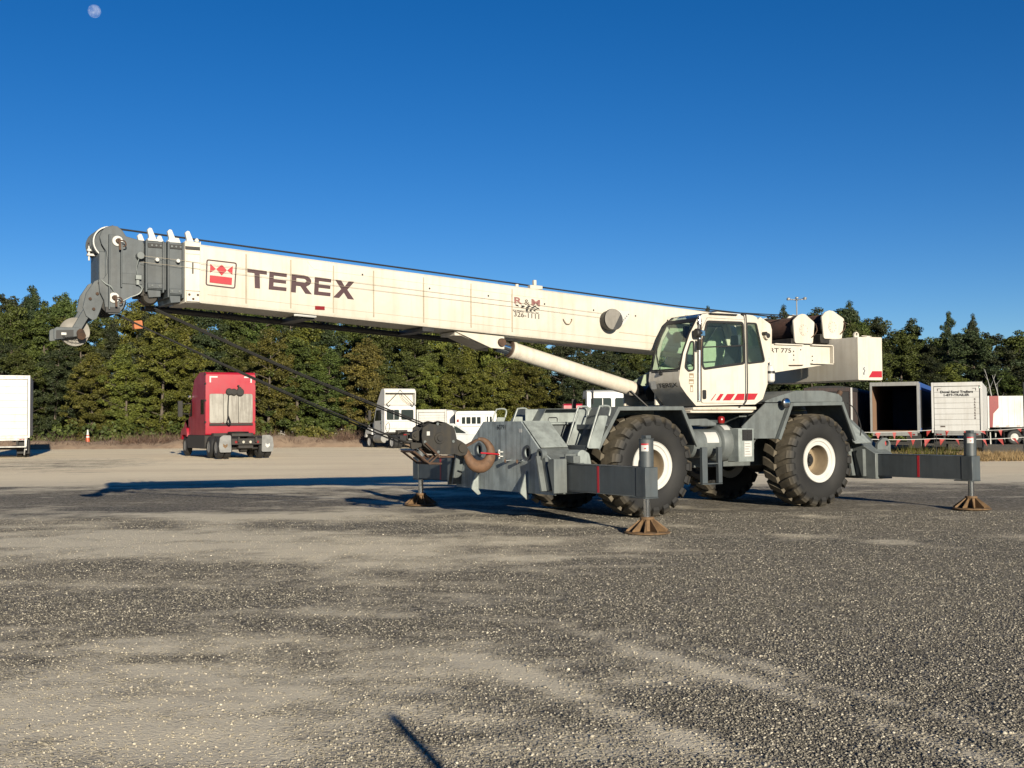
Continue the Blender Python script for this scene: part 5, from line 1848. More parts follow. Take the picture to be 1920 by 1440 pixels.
for z0 in (1.26,):
    g = G(); g.cyl((6.26, -.25, 1.255), (6.26, .25, 1.255), .02, n=8); g.cyl((5.96, -.25, 1.045), (5.96, .25, 1.045), .02, n=8); g.cyl((5.77, -.25, 1.155), (5.77, .25, 1.155), .02, n=8)
    g.tube([(6.25, .1, 1.25), (6.05, .1, 1.13), (5.9, .1, 1.15), (6.08, .1, 1.3)], .015, 6)
    hpart(g, 'guard_bar', 'rust')
g = G(); g.prism(rounded([(6.06, 1.64), (6.20, 1.58), (6.20, 1.48), (6.06, 1.42)], .03, 3), 'y', -.05, .05); g.cyl((6.15, -.08, 1.53), (6.15, .08, 1.53), .03, n=10); g.prism(rounded([(6.06, 1.40), (6.28, 1.42), (6.26, 1.28), (6.06, 1.34)], .03, 3), 'y', .10, .15)
hpart(g, 'becket', 'greasy', .006)
st = at_crane('tie_strap', (4.6, 0, 0), 'short red and white strap tying the hook to the bumper', 'strap')
g = G()
g.tube([(4.80, .02, 1.20), (4.70, .10, 1.19), (4.55, .09, 1.178), (4.42, .02, 1.165)], .016, 7)
g.xf(Matrix.Translation((-4.6, 0, 0))); g.obj('webbing', M['red'], st)
g = G(); g.tube(smooth_path([(4.43, .0, 1.21), (4.46, .04, 1.17), (4.43, .02, 1.12), (4.40, -.02, 1.15), (4.41, -.02, 1.20)], 3), .013, 6)
g.xf(Matrix.Translation((-4.6, 0, 0))); g.obj('shackle', M['rust'], st)

aw = at_crane('switch_weight', (10.85, 0, 3.28), 'small orange switch weight hanging on the ropes under the boom head', 'weight')
g = G(); g.prism(rounded([(-.065, -.055), (.065, -.07), (.075, .055), (-.05, .07)], .015, 2), 'y', -.065, .065)
g.obj('weight_body', M['orange'], aw, .012)
g = G()
for k in range(12):
    a = k / 11
    g.lathe([(.010, -.004), (.014, 0), (.010, .004), (.006, 0)], (.10 + .42 * a, 0, .02 - .12 * a + .08 * a * a), 'y' if k % 2 else 'z', 7, closed=True)
g.obj('chain', M['rope'], aw)
aw2 = at_crane('rope_socket', (10.80, 0, 3.64), 'small red rope socket below the telescoped boom sections', 'rope socket')
g = G(); g.obox((.03, .03, .03), (-.07, .03, -.04), .06, .07)
g.obj('socket_body', M['tail'], aw2, .01)

# ------------------------------------------------------------------ parked vehicles and other things on the lot
M['truck_red'] = paint('truck_red_paint', (.26, .008, .020), (.12, .008, .016), amt=.3, rough=.35, streak=.12, scale=1.5)
M['truck_white'] = paint('truck_white_paint', (0.43, 0.43, 0.42), (0.2320, 0.2204, 0.1972), amt=.25, rough=.4, streak=.15, scale=1.5)
M['trailer_white'] = paint('trailer_white_panel', (0.39, 0.39, 0.38), (0.2320, 0.2146, 0.1856), amt=.3, rough=.5, streak=.22, scale=1.2)
M['trailer_blue'] = paint('trailer_blue_panel', (0.0245, 0.0735, 0.2520), (0.0210, 0.0420, 0.1260), amt=.4, rough=.5, streak=.2, scale=1.5)
M['alu'] = paint('aluminium', (0.2320, 0.2320, 0.2233), (0.1276, 0.1218, 0.1102), amt=.5, rough=.45, metal=.35, streak=.3, scale=3)
M['brushed'] = paint('stained_aluminium', (.235, .225, .20), (.07, .06, .05), amt=.6, rough=.4, metal=.25, streak=.5, scale=1.6)
M['plywood'] = paint('plywood_lining', (0.1972, 0.1160, 0.0696), (0.1160, 0.0638, 0.0406), amt=.5, rough=.8, streak=.5, scale=2)
M['tarp'] = paint('black_tarp', (0.0088, 0.0088, 0.0096), (0.0180, 0.0168, 0.0160), amt=.5, rough=.6, streak=.6, scale=3)
M['tarp_side'] = paint('dark_stained_side', (0.0220, 0.0180, 0.0180), (0.0440, 0.0240, 0.0200), amt=.6, rough=.7, streak=.8, scale=2)
M['chassis'] = paint('chassis_grime', (0.0140, 0.0136, 0.0132), (0.0400, 0.0340, 0.0280), amt=.5, rough=.8, scale=4)
M['silver'] = paint('silver_car_paint', (0.3190, 0.3306, 0.3364), (0.2320, 0.2320, 0.2262), amt=.2, rough=.25, metal=.3)
M['flag_red'] = plain('red_pennant', (.24, .026, .022), .6, var=.25, scale=6)
M['cone'] = plain('orange_cone', (0.4060, 0.0638, 0.0174), .5, var=.2)
M['flap'] = plain('steel_mudflap', (0.1972, 0.1972, 0.1914), .35, .5, var=.35, scale=4)


def vpart(g, name, mat, parent, bevel=0.0, smooth=35, seg=1, label=None):
    o = g.obj(name, M[mat], parent, bevel, smooth, seg)
    if label: o['label'] = label
    return o


_wheel = {}


def road_wheel(parent, x, y, z, r=.5, w=.28, rim='alu', out=1):
    key = (r, w, rim, out)
    if key not in _wheel:
        g = G()
        pf = [(r * .56, w / 2), (r * .70, w / 2 + .012), (r * .9, w / 2), (r, w / 2 - .05), (r, -w / 2 + .05), (r * .9, -w / 2), (r * .70, -w / 2 - .012), (r * .56, -w / 2)]
        g.lathe(pf, axis='x', n=28, closed=True)
        t = g.mesh('wheel', M['road_rubber'])
        g = G()
        s = out
        g.lathe([(r * .58, s * w * .42), (r * .54, s * w * .46), (r * .48, s * w * .36), (r * .40, s * w * .12), (r * .25, s * w * .10), (r * .22, s * w * .30), (0, s * w * .32)], axis='x', n=24)
        _wheel[key] = (t, g.mesh('rim', M[rim]))
    t, rm = _wheel[key]
    o = link('wheel', t, parent); o.location = (x, y, z)
    link('rim', rm, o)
    return o


def rbox(x0, x1, z0, z1, r): return rounded([(x0, z0), (x1, z0), (x1, z1), (x0, z1)], r, 3)


# ---- red sleeper tractor
t = empty('sleeper_tractor', (-13.2, 54.2, .20), R(29), 'red sleeper cab truck tractor without a trailer, seen from behind', 'truck')
t.scale = (1.03, 1.03, 1.03)
g = G()
g.prism(rounded([(1.45, 1.05), (1.42, 3.95), (1.52, 4.05), (2.6, 4.08), (3.7, 3.75), (4.15, 3.05), (4.15, 1.05)], .08, 3), 'x', -1.2, 1.2)
vpart(g, 'sleeper_cab', 'truck_red', t, .06, seg=3)
g = G(); g.prism(rounded([(4.152, 1.05), (4.152, 2.95), (4.6, 2.9), (5.05, 2.05), (5.1, 1.05)], .05, 3), 'x', -1.12, 1.12)
vpart(g, 'front_cab', 'truck_red', t, .04, seg=2)
g = G(); g.prism(rounded([(5.10, .75), (5.08, 1.98), (6.5, 1.75), (6.85, 1.45), (6.9, .75)], .1, 3), 'x', -1.0, 1.0)
vpart(g, 'bonnet', 'truck_red', t, .08, seg=2)
for s in (1, -1):
    g = G(); g.prism(rounded([(5.1, .95), (5.3, 1.38), (5.9, 1.42), (6.4, 1.30), (6.75, .80), (6.4, .80), (6.2, 1.05), (5.5, 1.05), (5.35, .95)], .06, 2), 'x', s * .98, s * 1.22)
    vpart(g, 'front_fender', 'truck_red', t, .03)
    g = G(); g.prism(rounded([(4.2, 2.0), (4.95, 1.95), (4.6, 2.75), (4.2, 2.75)], .05, 2), 'x', s * 1.122, s * 1.13)
    vpart(g, 'side_window', 'glass_dark', t)
    g = G(); g.box(s * 1.202, s * 1.212, 1.75, 2.35, 2.05, 2.75)
    vpart(g, 'sleeper_window', 'glass_dark', t)
    g = G(); g.prism(rounded([(1.55, .40), (1.55, 1.04), (5.0, 1.04), (5.2, .75), (5.1, .40)], .08, 3), 'x', s * .85, s * 1.21)
    vpart(g, 'side_skirt', 'chassis', t, .02)
    g = G(); g.box(s * 1.50, s * 1.72, 4.85, 4.98, 1.95, 2.75); g.cyl((s * 1.12, 4.9, 2.1), (s * 1.5, 4.92, 2.1), .02, n=6); g.cyl((s * 1.12, 4.9, 2.6), (s * 1.5, 4.92, 2.6), .02, n=6)
    vpart(g, 'mirror', 'chassis', t, .03)
    g = G(); g.cyl((s * 1.28, 4.5, 2.95), (s * 1.28, 4.25, 2.95), .05, n=10)
    vpart(g, 'horn', 'chrome', t)
    g = G(); g.prism(rounded([(s * .70, .28), (s * 1.22, .28), (s * 1.27, .55), (s * 1.22, .95), (s * 1.08, 1.05), (s * .72, 1.05)], .06, 2), 'y', -1.32, -1.30)
    vpart(g, 'mudflap', 'flap', t)
    g = G(); g.prism(rounded([(s * .88, .55), (s * .98, .46), (s * 1.08, .55), (s * 1.08, .68), (s * .98, .60), (s * .88, .68)], .01, 2), 'y', -1.328, -1.322)
    vpart(g, 'flap_emblem', 'pad' if s < 0 else 'decal_white', t)
    for y in (.68, -.68):
        road_wheel(t, s * .78, y, .5, out=s); road_wheel(t, s * 1.10, y, .5, out=s)
    road_wheel(t, s * 1.02, 5.85, .5, out=s)
    g = G(); g.box(s * .36, s * .44, -1.5, 5.0, .72, .98)
    vpart(g, 'frame_rail', 'chassis', t)
    for z in (1.62, 2.65, 3.45, 3.9):
        g = G(); g.box(s * 1.17, s * 1.235, 1.40, 1.56, z, z + .10)
        vpart(g, 'fairing_clip', 'chassis', t, .02)
for x0, x1 in ((-1.02, -.35), (-.34, .36), (.37, 1.06)):
    g = G(); g.prism(rbox(x0, x1, 1.62, 3.02, .09 if abs(x0) > .5 or x1 > .5 else .02), 'y', 1.40, 1.425)
    vpart(g, 'back_panel', 'brushed', t, .008)
g = G(); g.box(-1.02, 1.06, 1.36, 1.43, 1.50, 1.605); g.box(-.36, -.34, 1.385, 1.40, 1.62, 3.0); g.box(.355, .375, 1.385, 1.40, 1.62, 3.0)
vpart(g, 'panel_trim', 'chassis', t)
for s in (1, -1):
    g = G(); g.plate([(s * .64, 3.86), (s * 1.02, 3.86), (s * 1.02, 3.56), (s * .95, 3.56), (s * .95, 3.79), (s * .64, 3.79)], [], 'y', 1.405, 1.415)
    vpart(g, 'reflective_corner', 'decal_white', t)
g = G()
for x, z, r in ((-.10, 3.12, .17), (.12, 3.10, .17), (.42, 3.10, .20), (.40, 3.26, .10), (.34, 3.40, .05)):
    g.lathe([(0, -.08), (r * .8, -.07), (r, 0), (r * .8, .07), (0, .08)], (x, 1.32, z), 'y', 14)
vpart(g, 'hose_bracket', 'chassis', t)
g = G(); g.tube(smooth_path([(-.12, 1.36, 3.0), (-.16, 1.33, 2.4), (-.18, 1.25, 1.9), (-.26, 1.1, 1.65), (-.12, 1.0, 1.6), (-.15, 1.3, 1.95)], 4), .03, 6)
vpart(g, 'air_line', 'ink', t)
g = G(); g.lathe([(0, 0), (.46, 0), (.5, .04), (.46, .08), (0, .09)], (0, .1, 1.13), 'z', 24); g.box(-.45, .45, -.45, .5, 1.0, 1.128)
vpart(g, 'fifth_wheel', 'greasy', t)
g = G(); g.box(-.7, .7, -1.36, -1.25, .62, .90); g.box(-.34, .34, -1.2, 1.2, .45, .70); g.cyl((-.9, .68, .5), (.9, .68, .5), .12, n=12); g.cyl((-.9, -.68, .5), (.9, -.68, .5), .12, n=12)
g.box(-.95, .95, .9, 1.34, .98, 1.14); g.lathe([(0, -.2), (.25, -.15), (.25, .15), (0, .2)], (0, -.68, .5), 'x', 14)
vpart(g, 'rear_crossmember', 'chassis', t, .01)
for x in (-.50, -.16, .16, .50):
    g = G(); g.cyl((x, -1.365, .74), (x, -1.385, .74), .06, n=12)
    vpart(g, 'tail_lamp', 'tail' if abs(x) > .3 else 'lens', t)


# ---- day cab tractors
def day_cab(name, label, loc, rz, mat, fairing=True, sc=1.0, visor=False):
    t = empty(name, loc, rz, label, 'truck'); t.scale = (sc, sc, sc)
    g = G(); g.prism(rounded([(0, 1.05), (0, 2.90), (.15, 2.98), (1.15, 2.98), (1.45, 2.75), (1.75, 1.95), (1.8, 1.05)], .07, 3), 'x', -1.15, 1.15)
    vpart(g, 'cab', mat, t, .05, seg=2)
    g = G(); g.prism(rounded([(1.80, .8), (1.78, 1.92), (3.2, 1.68), (3.5, 1.4), (3.55, .8)], .1, 3), 'x', -.92, .92)
    vpart(g, 'bonnet', mat, t, .08, seg=2)
    for x0, x1 in ((-.98, -.08), (.08, .98)):
        g = G(); g.prism(rbox(x0, x1, 1.98, 2.66, .08), 'y', -.012, -.002)
        vpart(g, 'rear_window', 'glass_dark', t)
        if x0 < 0:
            g = G(); g.box(x0 + .50, x0 + .53, -.02, -.013, 2.0, 2.64)
            vpart(g, 'window_bar', mat, t)
    for s in (1, -1):
        g = G(); g.prism(rounded([(2.0, .95), (2.15, 1.38), (2.7, 1.42), (3.1, 1.30), (3.35, .80), (3.1, .80), (2.95, 1.05), (2.3, 1.05)], .06, 2), 'x', s * .90, s * 1.20)
        vpart(g, 'front_fender', mat, t, .03)
        g = G(); g.prism(rounded([(.55, 1.95), (1.62, 1.92), (1.35, 2.65), (.55, 2.65)], .05, 2), 'x', s * 1.152, s * 1.16)
        vpart(g, 'door_window', 'glass_dark', t)
        g = G(); g.box(s * 1.151, s * 1.165, .45, .62, 1.72, 1.80)
        vpart(g, 'door_handle', 'ink', t)
        g = G(); g.cyl((s * 1.0, .3, .72), (s * 1.0, 1.7, .72), .28, n=20)
        vpart(g, 'fuel_tank', 'alu', t, .02)
        g = G(); g.box(s * 1.42, s * 1.62, 1.60, 1.72, 1.95, 2.65); g.cyl((s * 1.15, 1.65, 2.5), (s * 1.45, 1.66, 2.5), .02, n=6)
        vpart(g, 'mirror', 'chassis', t, .03)
        road_wheel(t, s * 1.0, 2.65, .5, rim='truck_white', out=s)
        road_wheel(t, s * .76, -1.3, .5, rim='truck_white', out=s); road_wheel(t, s * 1.06, -1.3, .5, rim='truck_white', out=s)
        g = G(); g.box(s * .36, s * .44, -2.0, 3.2, .72, .98)
        vpart(g, 'frame_rail', 'chassis', t)
    for s in (1, -1):
        g = G()
        for q0, q1, r0, r1 in ((.50, .515, 1.1, 2.72), (1.70, 1.715, 1.1, 1.9), (.5, 1.71, 1.085, 1.1), (.5, 1.4, 2.705, 2.72)):
            g.box(s * 1.1505, s * 1.1535, q0, q1, r0, r1)
        vpart(g, 'door_seam', 'ink', t)
        g = G(); g.cyl((s * 1.18, .40, 1.25), (s * 1.18, .40, 2.35), .018, n=6)
        vpart(g, 'grab_handle', 'chrome', t)
        g = G(); g.box(s * .5, s * .95, -2.06, -2.0, .60, .95)
        vpart(g, 'mudflap', 'road_rubber', t)
        g = G(); g.box(s * .48, s * .70, -2.1, -2.065, .96, 1.04)
        vpart(g, 'tail_lamp', 'tail', t)
    g = G()
    for zz in (1.40, 1.86):
        g.box(-1.1, 1.1, -.006, -.0015, zz, zz + .012)
    vpart(g, 'panel_seam', 'ink_brown', t)
    g = G(); g.box(-1.10, 1.10, -.006, -.0015, 1.06, 1.16)
    vpart(g, 'rear_sill', 'chassis', t)
    g = G(); g.cyl((-.9, -1.3, .5), (.9, -1.3, .5), .13, n=12); g.lathe([(0, 0), (.46, 0), (.5, .04), (.46, .08), (0, .09)], (0, -1.2, 1.1), 'z', 20); g.box(-.4, .4, -1.6, -.7, .98, 1.098); g.box(-.35, .35, -.4, .2, 1.0, 1.3)
    vpart(g, 'fifth_wheel', 'greasy', t)
    if fairing:
        g = G()
        yz = [(-.02, 2.985), (-.05, 3.9), (.1, 4.08), (.5, 4.05), (1.35, 2.99)]
        for s in (1, -1):
            g.prism(rounded(yz, .06, 2), 'x', s * 1.09, s * 1.15)
        top = [(-.05, 3.80), (0, 4.0), (.1, 4.085), (.5, 4.055), (1.35, 2.99)]
        g.plate(band([(a, b) for a, b in reversed(top)], .05), [], 'x', -1.088, 1.088)
        vpart(g, 'roof_fairing', mat, t, .02)
        g = G(); g.prism([(.28, 2.99), (.45, 3.95), (.52, 3.95), (.36, 2.99)], 'x', -1.087, 1.087)
        vpart(g, 'fairing_liner', 'cream', t)
        g = G()
        for s in (1, -1):
            g.cyl((0, -.02, 3.98), (s * .98, -.05, 3.05), .022, n=6)
            g.tube([(s * 1.05, -.02, 3.08), (s * .98, -.05, 3.02), (s * .88, -.06, 2.86), (s * .74, -.05, 3.0)], .03, 6)
        g.tube(smooth_path([(0, .1, 3.9), (.25, .1, 3.4), (.6, .08, 3.12), (.9, .05, 3.02)], 4), .015, 5)
        vpart(g, 'fairing_strut', 'ink', t)
        g = G()
        g.tube(smooth_path([(-.92, -.012, 1.14), (-1.06, -.012, 1.35), (-1.04, -.012, 1.62), (-.86, -.012, 1.80), (-.76, -.012, 1.55), (-.84, -.012, 1.25), (-.92, -.012, 1.14)], 3), .018, 5)
        vpart(g, 'leaf_emblem', 'leaf_olive', t)
    if visor:
        g = G(); g.prism([(.5, 2.985), (1.2, 2.985), (1.55, 2.72), (1.62, 2.72), (1.3, 3.02), (.5, 3.02)], 'x', -1.14, 1.14)
        vpart(g, 'sun_visor', 'galv', t, .02)
        for x in (-.9, .9):
            g = G(); g.cyl((x, -.08, 2.4), (x, -.08, 3.1), .03, n=8)
            vpart(g, 'exhaust_stack', 'ink', t)
    return t


day_cab('day_cab_tractor', 'white day cab tractor with open roof fairing parked before the wood', (-7.55, 75.6, .06), R(30), 'truck_white')
day_cab('day_cab_tractor', 'white truck cab with two rear windows right behind the crane deck', (4.86, 54.0, .0), R(4), 'truck_white', False, 1.1, True)
day_cab('day_cab_tractor', 'red truck cab mostly hidden behind the white truck cab', (3.85, 60.5, .0), R(2), 'truck_red', False, .93)


# ---- box bodies
def box_trailer(name, label, loc, rz, mat, W=2.55, L=12.5, z0=1.08, z1=3.78, door='roll', cat='trailer'):
    t = empty(name, loc, rz, label, cat)
    h = W / 2
    for s in (1, -1):
        g = G(); g.box(s * h, s * (h - .05), .10, L, z0, z1)
        vpart(g, 'side_wall', mat, t, .006)
        g = G(); g.box(s * (h + .004), s * (h - .11), -.02, .098, z0 - .08, z1 + .01)
        vpart(g, 'rear_post', 'alu' if door == 'open' else mat, t, .01)
        road_wheel(t, s * (h - .18), L * .14, .5, out=s); road_wheel(t, s * (h - .50), L * .14, .5, out=s)
        road_wheel(t, s * (h - .18), L * .14 + 1.25, .5, out=s); road_wheel(t, s * (h - .50), L * .14 + 1.25, .5, out=s)
    g = G(); g.box(-h + .052, h - .052, .11, L, z1 - .06, z1 - .005)
    vpart(g, 'roof', mat, t)
    g = G(); g.box(-h + .052, h - .052, L - .05, L - .002, z0, z1 - .062)
    vpart(g, 'front_wall', mat, t)
    g = G(); g.box(-h + .052, h - .052, .11, L - .052, z0, z0 + .06)
    vpart(g, 'floor', 'plywood', t)
    g = G(); g.box(-h + .112, h - .112, -.018, .096, z1 - .20, z1 + .008)
    vpart(g, 'rear_header', 'alu' if door == 'open' else mat, t, .01)
    g = G(); g.box(-h + .112, h - .112, -.03, .096, z0 - .22, z0 + .02); g.box(-h + .12, h - .12, -.04, -.031, z0 - .12, z0 - .10)
    vpart(g, 'rear_sill', 'alu', t, .01)
    g = G(); g.box(-.5, -.42, .1, L - .5, z0 - .30, z0 - .06); g.box(.42, .5, .1, L - .5, z0 - .30, z0 - .06); g.cyl((-h + .3, L * .14, .5), (h - .3, L * .14, .5), .08, n=10); g.cyl((-h + .3, L * .14 + 1.25, .5), (h - .3, L * .14 + 1.25, .5), .08, n=10)
    g.box(-h + .2, h - .2, .02, .10, .45, .58); g.box(-.7, -.6, .03, .12, .5, z0 - .2); g.box(.6, .7, .03, .12, .5, z0 - .2)
    for k in range(6):
        g.box(-h + .1, h - .1, .8 + k * (L - 1.5) / 5, .9 + k * (L - 1.5) / 5, z0 - .12, z0 - .005)
    vpart(g, 'undercarriage', 'chassis', t)
    for s in (1, -1):
        for k in range(2):
            g = G(); g.box(s * (h - .22 - k * .16), s * (h - .34 - k * .16), -.045, -.032, z0 - .19, z0 - .13)
            vpart(g, 'tail_lamp', 'tail', t)
        g = G(); g.box(s * (h - .02), s * (h - .62), L * .14 - .72, L * .14 - .70, .22, .95)
        vpart(g, 'mudflap', 'road_rubber', t)
    if door == 'roll':
        n = 8
        zz = [z0 + .04 + (z1 - .22 - z0 - .04) * k / n for k in range(n + 1)]
        for k in range(n):
            g = G(); g.box(-h + .14, h - .14, .035, .06, zz[k] + .006, zz[k + 1] - .006)
            vpart(g, 'door_panel', mat, t, .004)
        g = G(); g.box(-h + .13, h - .13, .062, .07, z0, z1 - .2)
        vpart(g, 'door_backing', 'alu', t)
    return t


lt = box_trailer('box_truck', 'white box truck rear cut off by the left edge', (-26.28, 58.0, .15), R(22), 'trailer_white', 2.5, 7.5, 1.12, 4.28, cat='truck')
g = G(); g.box(-1.1, 1.1, -.6, -.1, .55, .62); g.box(1.0, 1.12, -.25, -.05, .4, 1.0); g.box(-1.12, -1.0, -.25, -.05, .4, 1.0); g.cyl((1.06, -.15, .95), (1.0, -.3, .15), .04, n=8)
vpart(g, 'lift_gate', 'alu', lt, .01)
for x in (-.9, .0, .62, .95):
    g = G(); g.box(x - .06, x + .06, -.026, -.019, 4.18, 4.22)
    vpart(g, 'marker_lamp', 'tail', lt)
rz_ = R(-24)
bt = box_trailer('box_trailer', 'blue box trailer with open empty rear and plywood lining', (20.7, 60.8, .0), rz_, 'trailer_blue', 2.52, 12, 1.12, 3.80, 'open')
g = G(); g.box(-1.205, -1.19, .12, 11.9, 1.19, 3.70)
vpart(g, 'wall_lining', 'plywood', bt)
g = G(); g.box(1.19, 1.205, .12, 11.9, 1.19, 3.70)
vpart(g, 'wall_lining', 'plywood', bt)
g = G(); g.box(1.262, 1.275, 1.0, 11.0, 1.3, 3.4)
vpart(g, 'side_panel', 'tarp', bt)
g = G()
for k in range(18):
    g.box(1.2615, 1.264, .12 + k * .05, .125 + k * .05, 1.15, 3.75)
for k in range(26):
    g.box(1.2615, 1.2635, .11, .99, 1.2 + k * .1, 1.205 + k * .1)
vpart(g, 'panel_grid', 'alu', bt)
wt = box_trailer('box_trailer', 'white box trailer with lettered roll door beside the open blue trailer', (24.0, 60.6, .0), rz_, 'trailer_white', 2.56, 12.5, 1.12, 3.76, 'roll')
g = G()
text_g(g, 'Duval Semi Trailers', (0, .032, 3.19), (1, 0, 0), (0, 0, 1), .125, 1.66, .055, 'CENTER')
text_g(g, '1-877-TRAILER', (0, .032, 3.02), (1, 0, 0), (0, 0, 1), .12, 1.30, .055, 'CENTER')
vpart(g, 'lettering', 'ink', wt, smooth=0)
g = G()
for k, ch in enumerate('SAR02600'):
    text_g(g, ch, (.86, .032, 2.78 - k * .145), (1, 0, 0), (0, 0, 1), .105, .085, .05)
for s in (1, -1):
    g.plate([(s * .98, 3.44), (s * .80, 3.44), (s * .80, 3.41), (s * .94, 3.41), (s * .94, 3.30), (s * .98, 3.30)], [], 'y', .031, .034)
g.box(-.85, -.60, .031, .034, 1.34, 1.42)
vpart(g, 'unit_number', 'ink_brown', wt, smooth=0)
dt = box_trailer('tarp_trailer', 'dark tarpaulin covered trailer beyond the rear outrigger', (17.0, 60.5, .0), rz_, 'tarp_side', 2.5, 9, 1.12, 3.50, 'none', )
g = G(); g.box(-1.13, 1.13, .02, .09, 1.15, 3.29)
vpart(g, 'tail_curtain', 'tarp', dt)
g = G(); g.prism(rounded([(-1.30, 3.30), (-1.27, 3.52), (-.6, 3.62), (.6, 3.62), (1.27, 3.52), (1.30, 3.30)], .06, 3), 'y', .02, 9.05)
vpart(g, 'roof_tarp', 'tarp', dt, .01)
g = G()
for k in range(12):
    g.box(1.252, 1.30, .5 + k * .72, .56 + k * .72, 1.15, 3.3)
vpart(g, 'side_rib', 'tarp_side', dt)
g = G(); g.box(1.21, 1.30, -.04, -.022, 1.3, 3.5)
vpart(g, 'edge_strip', 'trailer_white', dt)
rt_ = box_trailer('box_trailer', 'white trailer with red nose standing side on at the far right', (33.35, 79.6, .0), R(-97), 'trailer_white', 2.5, 12.6, 1.20, 3.38)
g = G(); g.plate([(.11, 1.2), (.11, 3.38), (.72, 3.38), (.72, 2.55), (.36, 2.15), (.30, 1.2)], [], 'x', 1.256, 1.266)
vpart(g, 'red_nose_panel', 'tail', rt_)
g = G()
for k in range(28):
    g.box(1.252, 1.262, .95 + k * .41, .98 + k * .41, 1.3, 3.3)
vpart(g, 'side_corrugation', 'trailer_white', rt_)
g = G()
for k in range(16):
    g.box(1.263, 1.268, .5 + k * .7, .72 + k * .7, 1.26, 1.30)
vpart(g, 'reflective_dash', 'tail', rt_)
bx_ = box_trailer('box_truck', 'low white box truck standing right of the day cab tractor', (-5.55, 77.2, .15), R(-4), 'trailer_white', 2.2, 4.6, .9, 2.72, cat='truck')
bx_.scale = (.93, .93, .95)
g = G(); g.prism(rounded([(.9, .6), (.9, 2.62), (1.5, 2.66), (1.62, 2.5), (1.62, .6)], .06, 3), 'y', .4, 3.0)
vpart(g, 'side_locker', 'truck_white', bx_, .02)

# ---- bus, cars
t = empty('shuttle_bus', (-2.47, 76.2, .15), R(3), 'white shuttle bus with four dark windows behind the bumper', 'bus')
t.scale = (.9, .9, .92)
g = G(); g.prism(rounded([(-1.55, .45), (-1.55, 2.45), (-1.40, 2.66), (1.40, 2.66), (1.56, 2.45), (1.58, .45)], .12, 4), 'y', 0, 6.2)
vpart(g, 'body', 'truck_white', t, .06, seg=2)
for k, (a, b) in enumerate(((-1.06, -.80), (-.72, -.40), (-.32, 0.0), (.08, .36))):
    g = G(); g.prism(rbox(a, b, 1.72, 2.22, .05), 'y', -.012, -.003)
    vpart(g, 'window', 'glass_dark', t)
for a, b in ((.82, .92), (1.05, 1.2)):
    g = G(); g.prism(rbox(a, b, 1.75, 2.25, .03), 'y', -.012, -.003)
    vpart(g, 'door_pane', 'glass_dark', t)
g = G(); g.box(-1.45, -1.28, -.02, -.003, 1.85, 2.05)
vpart(g, 'tail_lamp', 'tail', t)
g = G(); g.box(-1.52, 1.54, -.015, -.003, 1.50, 1.53); g.box(-1.50, 1.52, -.015, -.003, 2.40, 2.415)
vpart(g, 'body_seam', 'ink_brown', t)
g = G(); g.box(-1.56, 1.58, -.12, -.02, .42, .66)
vpart(g, 'bumper', 'chassis', t, .02)
g = G(); g.box(.70, .72, -.015, -.003, .7, 2.35); g.box(1.32, 1.34, -.015, -.003, .7, 2.35)
vpart(g, 'door_seam', 'ink_brown', t)
for x in (-1.35, 1.35):
    road_wheel(t, x, 1.4, .42, .42, .25, 'truck_white', 1 if x > 0 else -1); road_wheel(t, x, 5.0, .42, .42, .25, 'truck_white', 1 if x > 0 else -1)


def car(name, label, loc, rz, mat, kind='suv'):
    t = empty(name, loc, rz, label, 'car' if kind == 'suv' else 'pickup')
    if kind == 'suv':
        low = [(-2.2, .35), (-2.25, .95), (-1.9, 1.02), (1.0, 1.0), (2.05, .90), (2.25, .65), (2.2, .35)]
        up = [(-2.1, 1.0), (-1.75, 1.55), (-1.2, 1.66), (.1, 1.64), (1.1, 1.02)]
        win = [[(-1.55, 1.08), (-1.42, 1.48), (-.75, 1.54), (-.75, 1.08)], [(-.68, 1.08), (-.68, 1.54), (.02, 1.52), (.15, 1.08)], [(.22, 1.08), (.10, 1.50), (.25, 1.46), (.85, 1.06)]]
    else:
        low = [(-2.7, .5), (-2.7, 1.15), (-.8, 1.15), (1.2, 1.15), (2.5, 1.05), (2.65, .8), (2.6, .5)]
        up = [(-.85, 1.14), (-.7, 1.80), (.3, 1.84), (1.15, 1.16)]
        win = [[(-.62, 1.25), (-.55, 1.72), (-.1, 1.74), (-.1, 1.25)], [(-.02, 1.25), (-.02, 1.74), (.3, 1.72), (.85, 1.22)]]
    g = G(); g.prism(rounded(low, .08, 3), 'y', -.88, .88)
    vpart(g, 'body', mat, t, .05, seg=2)
    g = G(); g.prism(rounded(up, .08, 3), 'y', -.78, .78)
    vpart(g, 'cabin', mat, t, .06, seg=2)
    for w in win:
        for s in (1, -1):
            g = G(); g.prism(rounded(w, .03, 2), 'y', s * .782, s * .79)
            vpart(g, 'window', 'glass_dark', t)
    for x in (-1.35, 1.4):
        for s in (1, -1):
            g = G()
            g.lathe([(.20, -.1), (.32, -.1), (.34, 0), (.32, .1), (.20, .1)], (0, 0, 0), 'y', 22, closed=True)
            w = g.obj('wheel', M['road_rubber'], t); w.location = (x, s * .80, .34)
            g = G(); g.lathe([(.21, s * .06), (.16, s * .03), (0, s * .04)], (0, 0, 0), 'y', 16)
            g.obj('rim', M['alu'], w)
    return t


car('parked_suv', 'silver white car parked behind the hook block', (-3.55, 66.5, .12), R(2), 'silver')
pk_ = car('pickup_truck', 'white pickup half hidden behind the brown brush', (-11.7, 88.0, .35), R(-20), 'truck_white', 'pickup')

